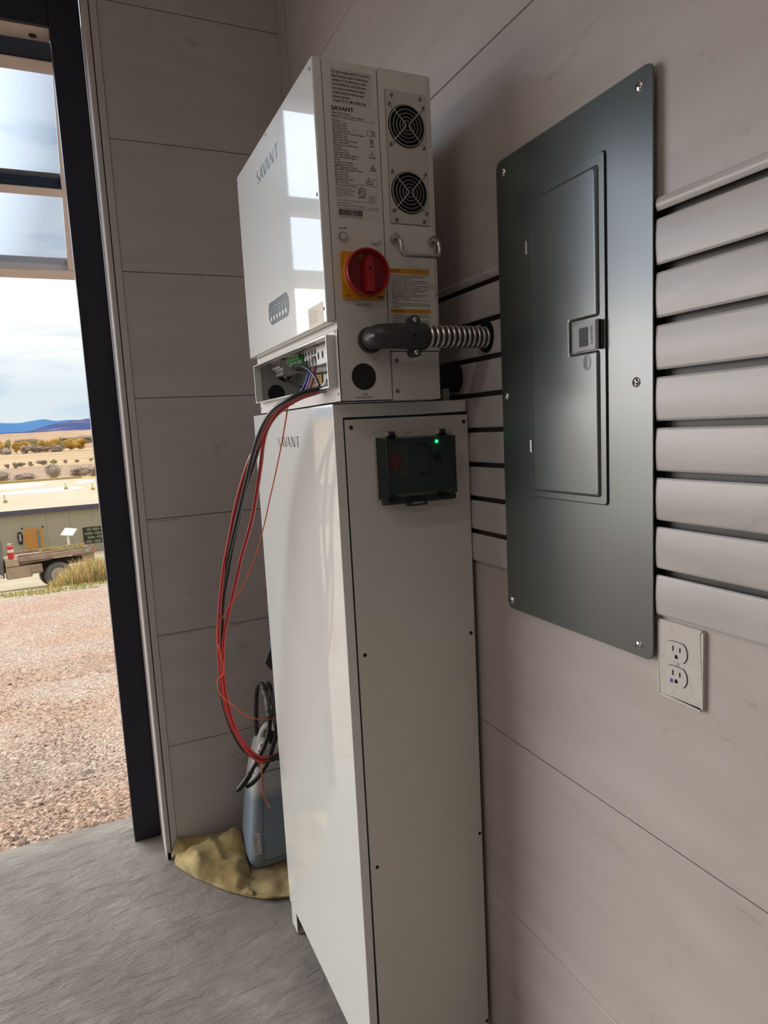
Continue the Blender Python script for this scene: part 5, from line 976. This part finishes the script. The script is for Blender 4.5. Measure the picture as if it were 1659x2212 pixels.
# ------------------------------------------------------------------ flatbed truck
MDUST = mat('dusty_brown_steel', (0.36, 0.25, 0.18), 0.8, var=((3, 3, 6), (0.22, 0.16, 0.13), 0.45, 0.7, 7)); MDUST2 = mat('dusty_tan_box', (0.46, 0.34, 0.24), 0.85, var=((4, 4, 4), (0.38, 0.27, 0.19), 0.4, 0.7, 6))
MTYRE = mat('dusty_tyre', (0.13, 0.12, 0.115), 0.85); MRIM = mat('rim_grey', (0.50, 0.47, 0.43), 0.6); MUNDER = mat('underbody', (0.05, 0.035, 0.025), 0.9)
tk = empty('flatbed_truck', (-2.2, 21.0, -2.95), 'dusty brown flatbed truck with dual rear wheels parked beyond the grass', 'truck')
TA = math.radians(9); RT = Matrix.Translation((-0.54, 21.0, 0)) @ Matrix.Rotation(TA, 4, 'Z') @ Matrix.Translation((0, 0, -2.9)) @ Matrix.Rotation(-0.09, 4, 'X') @ Matrix.Translation((0, 0, 2.9))   # local -x points to the cab, +y to the far side
def tbox(b, x0, x1, y0, y1, z0, z1, bev=0.01): b.box(x0, x1, y0, y1, z0, z1, bev, 1, mat=RT)
b = B(); tbox(b, -2.25, 0.0, 0, 2.1, -1.98, -1.84); b.build('flat_bed', MDUST, tk)
b = B(); t = bmesh.new()   # side skirt with wheel arch
pl = [(-2.25, -1.78), (0.0, -1.78), (0.03, -1.98), (-0.10, -2.03), (-0.62, -2.05), (-0.80, -1.95), (-1.00, -1.91), (-1.20, -1.95), (-1.36, -2.05), (-2.28, -2.10)]
b.prism([(x, z) for x, z in pl][::-1], RT @ Vector((0, 0, 0)), RT.to_3x3() @ X1, Z1, RT.to_3x3() @ -Y1, 0.0, 0.03); b.build('bed_skirt', MDUST, tk)
b = B(); tbox(b, -2.25, 0.0, 2.04, 2.1, -1.86, -1.74); b.build('side_rail', MDUST, tk)
b = B(); tbox(b, -2.62, -1.92, 0.05, 0.55, -2.48, -2.11, 0.02); b.build('tool_box', MDUST2, tk)
b = B(); tbox(b, -1.95, -1.62, 0.02, 0.5, -2.40, -2.11, 0.02); b.build('side_locker', MDUST, tk)
b = B(); tbox(b, -2.62, -2.25, 0.02, 2.08, -2.10, -1.86, 0.02); b.build('bed_step', MDUST2, tk)
b = B(); tbox(b, -3.2, -0.1, 0.6, 0.75, -2.30, -2.10); tbox(b, -3.2, -0.1, 1.35, 1.5, -2.30, -2.10); tbox(b, -1.25, -1.15, 0.2, 1.9, -2.60, -2.48); tbox(b, -1.35, -1.0, 0.85, 1.25, -2.68, -2.35, 0.08); b.build('chassis', MUNDER, tk)
def wheel(x, ys, zc):
    for yy in ys:
        bb = B(); c0, c1 = RT @ Vector((x, yy - 0.10, zc)), RT @ Vector((x, yy + 0.10, zc)); ax = (c1 - c0).normalized()
        n = 40; t = bmesh.new(); rings = []; q = ax.to_track_quat('Z', 'Y').to_matrix()
        for r_, w_ in ((0.225, -0.085), (0.33, -0.105), (0.385, -0.09), (0.40, -0.05), (0.40, 0.05), (0.385, 0.09), (0.33, 0.105), (0.225, 0.085)):
            rings.append([t.verts.new((c0 + c1) / 2 + q @ Vector((r_ * math.cos(2 * PI * k / n), r_ * math.sin(2 * PI * k / n), w_))) for k in range(n)])
        for a, c in zip(rings, rings[1:] + rings[:1]):
            for k in range(n): t.faces.new((a[k], a[(k + 1) % n], c[(k + 1) % n], c[k]))
        bb.add(t); w = bb.build('wheel', MTYRE, tk, smooth=60)
        bb = B(); mid = (c0 + c1) / 2; bb.cyl(mid - ax * 0.075, mid + ax * 0.075, 0.228, n=40); bb.build('rim', MRIM, w)
        bb = B(); bb.cyl(mid - ax * 0.080, mid - ax * 0.074, 0.185, n=32); bb.cyl(mid - ax * 0.115, mid - ax * 0.078, 0.060, n=20)
        for k in range(8): pq = mid + q @ Vector((0.12 * math.cos(k * PI / 4), 0.12 * math.sin(k * PI / 4), 0)); bb.cyl(pq - ax * 0.092, pq - ax * 0.079, 0.014, n=8)
        bb.build('hub', MDUST2, w)
wheel(-1.17, (0.14, 0.38), -2.545); wheel(-1.17, (1.70, 1.94), -2.62)
b = B(); t = bmesh.new(); b.prism([(-0.42, -2.05), (-0.05, -2.02), (0.05, -2.80), (-0.22, -2.84)][::-1], RT @ Vector((0, 0, 0)), RT.to_3x3() @ X1, Z1, RT.to_3x3() @ -Y1, -0.10, -0.07); b.build('mud_flap', MDUST2, tk)
b = B(); b.cyl(RT @ Vector((-0.28, -0.035, -1.89)), RT @ Vector((-0.28, -0.02, -1.89)), 0.055, n=20); b.mi = 1; b.cyl(RT @ Vector((-0.10, -0.035, -1.86)), RT @ Vector((-0.10, -0.02, -1.86)), 0.028, n=16); b.build('marker_light', [mat('lamp_green', (0.25, 0.40, 0.33), 0.4), mat('lamp_red', (0.45, 0.03, 0.03), 0.4)], tk)
b = B(); pr = [(-3.9, -2.45), (-2.66, -2.45), (-2.62, -1.35), (-2.78, -0.95), (-2.95, -0.80), (-3.9, -0.75)]
b.prism(pr, RT @ Vector((0, 0, 0)), RT.to_3x3() @ X1, Z1, RT.to_3x3() @ -Y1, -1.9, -0.10, 0.04); b.build('cab', mat('cab_slate', (0.14, 0.16, 0.20), 0.5, var=((2, 2, 3), (0.30, 0.24, 0.19), 0.45, 0.7, 6)), tk)
b = B(); b.prism([(-3.9, -2.45), (-3.02, -2.45), (-2.98, -1.9), (-3.04, -1.55), (-3.9, -1.5)], RT @ Vector((0, 0, 0)), RT.to_3x3() @ X1, Z1, RT.to_3x3() @ -Y1, -0.12, 0.02, 0.03); b.build('white_fender', mat('truck_white', (0.72, 0.74, 0.74), 0.4), tk)
b = B(); b.prism([(-3.9, -1.45), (-3.05, -1.45), (-3.05, -1.0), (-3.12, -0.9), (-3.9, -0.88)], RT @ Vector((0, 0, 0)), RT.to_3x3() @ X1, Z1, RT.to_3x3() @ -Y1, -0.11, -0.09); b.build('side_window', MBLACK, tk)
p = RT @ Vector((-2.78, 0.0, -2.35)); b = B(); b.cyl(p - Y1 * 0.02, p + Y1 * 0.1, 0.06, n=20); b.build('tank_cap', MZINC, tk)
ex = empty('fire_extinguisher', at(26, 1203, 20.9), 'red fire extinguisher strapped upright to the front of the truck bed', 'fire extinguisher')
p = RT @ Vector((-2.44, -0.06, 0)); b = B(); b.cyl((p.x, p.y, -1.86), (p.x, p.y, -1.50), 0.085, n=20); b.ball((p.x, p.y, -1.50), 0.085, sz=0.6); b.build('cylinder', mat('extinguisher_red', (0.58, 0.03, 0.03), 0.35), ex)
b = B(); b.cyl((p.x, p.y, -1.46), (p.x, p.y, -1.40), 0.025, n=12); b.box(p.x - 0.07, p.x + 0.05, p.y - 0.02, p.y + 0.02, -1.41, -1.39, 0.005); b.build('valve', MZINC, ex)
b = B(); b.cyl((p.x, p.y, -1.66), (p.x, p.y, -1.57), 0.088, n=20); b.build('paper_label', mat('paper', (0.7, 0.66, 0.6), 0.6), ex)
b = B(); q0 = at(200, 1247, 14.3); b.prism([(-0.10, -0.35), (0.12, -0.35), (0.08, 0.02), (-0.02, -0.02)], q0 + Z1 * 0.1, X1, Z1, -Y1, 0, 0.12); tag(b.build('rock', mat('pale_rock', (0.62, 0.50, 0.44), 0.9)), 'pale pointed rock in the tall grass near the truck', 'rock')
b = B(); q0 = at(146, 1283, 11.3); 
for k in range(5): b.ball((q0.x + 0.035 * k - 0.07, q0.y, ground_z(q0.y) + 0.02 + 0.012 * (k % 2)), 0.03, sz=0.4, sy=0.6, n=8)
tag(b.build('plastic_litter', mat('litter', (0.65, 0.67, 0.68), 0.4)), 'scrap of clear plastic lying below the grass clump', 'litter')

# ------------------------------------------------------------------ satellite dish panel on a post
sd = empty('satellite_panel', (-1.50, 30.0, ground_z(30)), 'flat white satellite panel tilted on a white post in front of the building', 'satellite dish')
b = B(); pz = at(147, 1160, 30.0); b.cyl((pz.x + 0.02, 30.0, ground_z(30) - 0.05), (pz.x, 30.0, pz.z), 0.045, n=14); b.build('post', mat('post_white', (0.7, 0.7, 0.68), 0.5), sd)
b = B(); c_ = at(147.5, 1149, 30.0); m_ = Matrix.Translation(c_) @ Matrix.Rotation(math.radians(10), 4, 'Y') @ Matrix.Rotation(math.radians(24), 4, 'X')
t = bmesh.new(); vv = [t.verts.new(m_ @ Vector(q)) for q in ((-0.30, -0.30, -0.02), (0.18, -0.30, -0.02), (0.34, 0.30, -0.02), (-0.14, 0.30, -0.02), (-0.30, -0.30, 0.02), (0.18, -0.30, 0.02), (0.34, 0.30, 0.02), (-0.14, 0.30, 0.02))]
for f in ((3, 2, 1, 0), (4, 5, 6, 7), (0, 1, 5, 4), (1, 2, 6, 5), (2, 3, 7, 6), (3, 0, 4, 7)): t.faces.new([vv[k] for k in f])
b.add(t); b.build('panel', mat('panel_white', (0.85, 0.86, 0.88), 0.3), sd)

# ------------------------------------------------------------------ building
bd = empty('flat_roof_building', (-6.0, 42.0, -5.1), 'low tan building with flat cream roof and dark fascia beyond the truck', 'building')
MWALLB = mat('tan_stucco', (0.40, 0.36, 0.26), 0.9); MFASC = mat('plum_fascia', (0.10, 0.085, 0.12), 0.7); MROOF = mat('cream_roof', (0.43, 0.36, 0.25), 0.85, var=((0.25, 0.12, 1), (0.38, 0.31, 0.21), 0.4, 0.7, 6))
bx0, bx1 = -16.0, 2.5
b = B(); b.box(bx0, bx1, 42.25, 75, -5.4, -2.2, 0); b.mi = 1
for k in range(-12, 2): b.box(-0.35 + k * 1.28, -0.33 + k * 1.28, 42.243, 42.25, -5.3, -2.4, 0)
b.build('wall', [MWALLB, mat('joint_brown', (0.30, 0.26, 0.19), 0.9)], bd)
b = B(); b.box(bx0 - 0.3, bx1 + 0.3, 41.9, 42.2, -2.46, -2.17, 0.01); b.build('fascia', MFASC, bd)
b = B(); b.box(bx0 - 0.3, bx1 + 0.3, 41.95, 76, -2.24, -2.165, 0); rf = b.build('roof', MROOF, bd)
b = B(); b.box(bx0, -0.6, 75.7, 76.1, -2.17, -1.95, 0); 
b.prism([(0, 0), (0.4, 0), (3.8, -9), (3.4, -9)], (-0.8, 76.0, 0), X1, Y1, Z1, -2.17, -1.97); b.build('parapet', mat('parapet_tan', (0.50, 0.36, 0.14), 0.8), bd)
b = B()
for u, v, w_, h_ in ((38, 1050, 2.4, 4.0), (92, 1060, 3.2, 2.6), (182, 1040, 0.9, 2.0)):
    wv = ray(u, v); q = CAM_POS + (-2.16 - CAM_POS.z) / wv.z * wv
    b.prism(circ(0, 0, w_, 40, h_), (q.x, q.y, 0), X1, Y1, Z1, -2.166, -2.155)
b.build('snow_patch', mat('wet_patch', (0.38, 0.45, 0.53), 0.6), rf)
for u, v in ((12, 1083), (143, 1054), (201, 1055)):
    wv = ray(u, v + 3); q = CAM_POS + (-2.16 - CAM_POS.z) / wv.z * wv; s_ = q.y / 42.0
    b = B(); b.box(q.x - 0.10 * s_, q.x + 0.10 * s_, q.y - 0.1, q.y + 0.1, -2.165, -1.99, 0); b.mi = 1; b.cyl((q.x - 0.02, q.y, -1.99), (q.x - 0.04, q.y, -1.62), 0.035, n=8); b.build('roof_vent', [mat('vent_ochre', (0.55, 0.36, 0.08), 0.7), mat('vent_grey', (0.4, 0.4, 0.36), 0.6)], bd)
b = B(); b.box(-4.18, -3.17, 42.20, 42.26, -5.3, -3.34, 0.01); dr = b.build('door', mat('orange_wood', (0.60, 0.28, 0.06), 0.55, var=((1, 1, 14), (0.48, 0.20, 0.05), 0.4, 0.7, 4)), bd)
b = B(); b.box(-3.47, -3.35, 42.18, 42.20, -5.0, -3.45, 0); b.build('door_glass', mat('door_glass_teal', (0.14, 0.24, 0.27), 0.2), dr)
b = B(); b.box(-4.26, -4.18, 42.20, 42.25, -5.3, -3.27, 0); b.box(-3.17, -3.09, 42.20, 42.25, -5.3, -3.27, 0); b.box(-4.26, -3.09, 42.20, 42.25, -3.34, -3.27, 0); b.build('door_frame', MWALLB, bd)
b = B(); b.box(-0.97, 0.75, 42.20, 42.26, -4.62, -3.60, 0.02); wn = b.build('window', mat('window_black', (0.02, 0.025, 0.02), 0.3), bd)
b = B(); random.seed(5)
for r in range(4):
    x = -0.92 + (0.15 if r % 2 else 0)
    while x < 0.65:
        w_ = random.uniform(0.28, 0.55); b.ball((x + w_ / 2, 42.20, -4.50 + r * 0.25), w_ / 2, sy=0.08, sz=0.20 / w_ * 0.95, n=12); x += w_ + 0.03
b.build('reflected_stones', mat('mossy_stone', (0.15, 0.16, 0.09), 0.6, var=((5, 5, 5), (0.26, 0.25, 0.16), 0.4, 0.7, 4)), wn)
b = B(); b.prism([(-0.09, 0.30), (0.09, 0.30), (0.15, 0.05), (0.09, -0.42), (-0.09, -0.42), (-0.15, 0.05)], (-4.37, 42.25, -3.80), X1, Z1, -Y1, 0, 0.12, 0.01); b.mi = 1; b.box(-4.43, -4.31, 42.10, 42.13, -4.05, -3.60, 0.01); b.build('wall_lantern', [MBLACK, mat('lantern_glass', (0.35, 0.33, 0.32), 0.2)], bd)

# ------------------------------------------------------------------ valley: fields, trees, hills
MFIELD = mat('straw_field', (0.42, 0.30, 0.14), 0.95, var=((0.006, 0.03, 1), (0.29, 0.18, 0.10), 0.42, 0.6, 4))
MFB = mat('brown_field', (0.26, 0.165, 0.10), 0.95, var=((0.02, 0.05, 1), (0.33, 0.225, 0.13), 0.4, 0.7, 6))
def strip(name, y0, y1, m, nx=20, ny=10, w=1.0):
    t = bmesh.new(); rows = []
    for j in range(ny + 1):
        y = y0 + (y1 - y0) * j / ny; hw = 30 + y * 0.9 * w
        rows.append([t.verts.new((-hw + 2 * hw * i / nx, y, ground_z(y))) for i in range(nx + 1)])
    for a, c in zip(rows[:-1], rows[1:]):
        for i in range(nx): t.faces.new((a[i], a[i + 1], c[i + 1], c[i]))
    me = bpy.data.meshes.new(name); t.to_mesh(me); t.free(); o = link(name, me, m); o['kind'] = 'structure'
strip('ground_brown_field', 79, 330, MFB); strip('ground_straw_field', 330, 1500, MFIELD)
def hill(name, Y, px, m, base=-12.0, depth=1500):
    t = bmesh.new(); P = catmull([at(u, v, Y) for u, v in px], 8); a = []; c = []; d = []
    for i, p in enumerate(P):
        z = p.z + noise.noise(Vector((i * 0.45, Y, 0))) * Y * 0.0004
        a.append(t.verts.new((p.x, Y, z))); c.append(t.verts.new((p.x, Y - depth * 0.5, base + (z - base) * 0.35))); d.append(t.verts.new((p.x, Y - depth, base - 3)))
    for i in range(len(P) - 1): t.faces.new((d[i], d[i + 1], c[i + 1], c[i])); t.faces.new((c[i], c[i + 1], a[i + 1], a[i]))
    bk = [t.verts.new((v.co.x, Y + depth, base)) for v in a]
    for i in range(len(P) - 1): t.faces.new((a[i], a[i + 1], bk[i + 1], bk[i]))
    smooth_bm(t, 180); me = bpy.data.meshes.new(name); t.to_mesh(me); t.free(); o = link(name, me, m); o['kind'] = 'structure'
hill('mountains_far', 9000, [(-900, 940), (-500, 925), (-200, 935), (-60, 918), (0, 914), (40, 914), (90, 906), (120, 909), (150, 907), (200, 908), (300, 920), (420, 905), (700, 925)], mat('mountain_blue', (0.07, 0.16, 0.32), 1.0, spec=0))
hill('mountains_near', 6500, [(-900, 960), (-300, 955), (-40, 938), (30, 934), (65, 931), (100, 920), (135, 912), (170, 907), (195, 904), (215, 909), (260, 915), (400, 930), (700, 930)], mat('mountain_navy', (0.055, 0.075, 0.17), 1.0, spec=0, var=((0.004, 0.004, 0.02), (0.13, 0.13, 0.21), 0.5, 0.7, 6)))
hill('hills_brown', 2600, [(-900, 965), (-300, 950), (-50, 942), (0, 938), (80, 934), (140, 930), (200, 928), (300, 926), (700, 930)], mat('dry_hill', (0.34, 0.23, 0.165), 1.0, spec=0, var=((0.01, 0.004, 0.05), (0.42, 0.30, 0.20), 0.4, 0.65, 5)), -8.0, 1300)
def crown_mesh(seed, kind):
    rnd = random.Random(seed); t = bmesh.new(); lobes = []
    for i in range(9):
        a = rnd.random() * 6.28; r_ = rnd.uniform(0.1, 0.62); lobes.append((Vector((r_ * math.cos(a), r_ * math.sin(a), rnd.uniform(-0.45, 0.5))), rnd.uniform(0.34, 0.52)))
    for c, r_ in lobes:
        t2 = bmesh.new(); bmesh.ops.create_icosphere(t2, subdivisions=2, radius=r_ * 0.86)
        for v in t2.verts: v.co = c + v.co * (1 + 0.35 * noise.noise(v.co * 7 + c * 9))
        me = bpy.data.meshes.new('l'); t2.to_mesh(me); t2.free(); t.from_mesh(me); bpy.data.meshes.remove(me)
    for i in range(1500 if kind < 2 else 1900):
        c, r_ = rnd.choice(lobes); d = Vector((rnd.gauss(0, 1), rnd.gauss(0, 1), rnd.gauss(0, 1))).normalized(); p = c + d * r_ * rnd.uniform(0.8, 1.25); u = d.orthogonal().normalized(); s_ = 0.05 if kind < 2 else 0.016
        w = d.cross(u); a = rnd.random() * 6.28; e1 = (u * math.cos(a) + w * math.sin(a)) * s_; e2 = (w * math.cos(a) - u * math.sin(a)) * s_ if kind < 2 else d * 0.14
        t.faces.new([t.verts.new(p - e1), t.verts.new(p + e1), t.verts.new(p + e2 + d * 0.02)])
    me = bpy.data.meshes.new('crown'); t.to_mesh(me); t.free(); return me
MTREE = [mat('leaf_gold', (0.42, 0.25, 0.05), 1.0, spec=0, var=((0.3, 0.3, 0.3), (0.56, 0.38, 0.12), 0.4, 0.65, 5)), mat('leaf_olive', (0.30, 0.26, 0.10), 1.0, spec=0, var=((0.3, 0.3, 0.3), (0.40, 0.32, 0.16), 0.4, 0.65, 5)), mat('bare_grey', (0.34, 0.27, 0.22), 1.0, spec=0, var=((0.4, 0.4, 0.4), (0.44, 0.38, 0.30), 0.4, 0.65, 6))]
MTRUNK = mat('bark', (0.16, 0.11, 0.07), 0.9)
crowns = []
for k in range(3):
    for j in range(3): me = crown_mesh(k * 7 + j * 3 + 1, k); me.materials.append(MTREE[k]); crowns.append((k, me))
def tree(name, u, vtop, vbase, Y, wpx, kind, label, group, cat='tree'):
    pb, pt_ = at(u, vbase, Y), at(u, vtop, Y); h = pt_.z - pb.z; w = wpx / CAM_F * (Y + 2.5)
    pb.z = ground_z(Y) if cat == 'tree' and False else pb.z
    e = empty(name, pb, label, cat, group); me = random.choice([m for k, m in crowns if k == kind])
    o = bpy.data.objects.new('crown', me); C.objects.link(o); o.parent = e; o.location = (0, 0, h * 0.50); o.scale = (w * 0.74, w * 0.40, h * 0.60); o.rotation_euler = (0, 0, random.random() * 6)
    b = B(); b.cyl((0, 0, -0.3), (0, 0, h * 0.4), h * 0.03, h * 0.02, n=8)
    tr_ = b.build('trunk', MTRUNK); tr_.parent = e
G1 = 'cottonwoods across the valley'
for i, (u, vt, vb, w_, k, lab) in enumerate(((3, 951, 982, 22, 0, 'golden cottonwood at the left edge of the row'), (20, 950, 981, 20, 1, 'olive cottonwood second from the left in the row'), (36, 955, 980, 17, 0, 'small golden cottonwood with the grey willow at its foot'), (54, 952, 979, 26, 0, 'broad golden cottonwood left of the middle of the row'), (75, 950, 978, 22, 1, 'olive cottonwood in the middle of the row'), (95, 948, 977, 24, 0, 'golden cottonwood right of the middle of the row'), (115, 948, 975, 24, 0, 'tall golden cottonwood third from the right'), (133, 945, 974, 24, 1, 'olive cottonwood second from the right, highest of the row'), (152, 946, 972, 26, 0, 'golden cottonwood just left of the last tree'), (170, 946, 971, 36, 0, 'widest golden cottonwood at the right end of the row'))):
    tree('cottonwood_tree', u, vt, vb, 880 + 12 * (i % 3), w_, k, lab, G1)
for i, (u, vt, vb, w_, lab) in enumerate(((58, 962, 980, 28, 'grey willow bush at the foot of the broad golden cottonwood'), (90, 963, 978, 26, 'grey willow bush under the middle of the tree row'), (124, 961, 976, 24, 'grey willow bush under the tallest cottonwoods'), (12, 967, 984, 26, 'grey willow bush at the left end of the tree row'))):
    tree('willow_bush', u, vt, vb, 860, w_, 2, lab, 'grey willows below the cottonwoods', 'bush')
for i, (u, vt, vb, w_, Y, lab) in enumerate(((190, 942, 957, 60, 1300, 'distant grey wood at the right end of the valley'), (150, 944, 955, 50, 1350, 'distant grey wood behind the widest cottonwood'), (55, 948, 960, 40, 1300, 'distant grey wood behind the golden cottonwoods'))):
    tree('distant_wood', u, vt, vb, Y, w_, 2, lab, 'grey woods on the far side', 'tree')
for i, (u, vt, vb, w_, Y, lab) in enumerate(((111, 1001, 1037, 46, 95, 'large pale grey bush rising behind the flat roof'), (178, 1006, 1036, 52, 96, 'wide mauve-grey bush behind the right end of the roof'), (212, 1010, 1036, 30, 97, 'grey bush behind the roof, rightmost'), (50, 1024, 1042, 56, 98, 'low brown bush behind the left half of the roof'), (5, 1020, 1046, 34, 99, 'dark grey bush at the left edge behind the roof'))):
    tree('bare_bush', u, vt, vb, Y, w_, 2, lab, 'bare bushes behind the building', 'bush')
for i, (u, vt, vb, w_, lab) in enumerate(((15, 1002, 1012, 12, 'small grey shrub on the field, leftmost'), (33, 999, 1011, 15, 'grey shrub second from the left on the field'), (47, 998, 1009, 11, 'brown shrub beside the second shrub on the field'), (67, 997, 1007, 12, 'round grey shrub alone on the left of the field'), (92, 994, 1004, 18, 'wide grey shrub near the middle of the field'), (115, 992, 1002, 14, 'reddish shrub right of the middle of the field'), (141, 993, 1001, 9, 'small grey shrub on the right of the field'), (167, 992, 999, 8, 'tiny green-grey shrub further right on the field'), (197, 989, 996, 8, 'tiny shrub nearest the dark post'))):
    tree('field_shrub', u, vt, vb, 330, w_, 2 if i not in (5, 7) else 1, lab, 'shrubs on the field', 'bush')
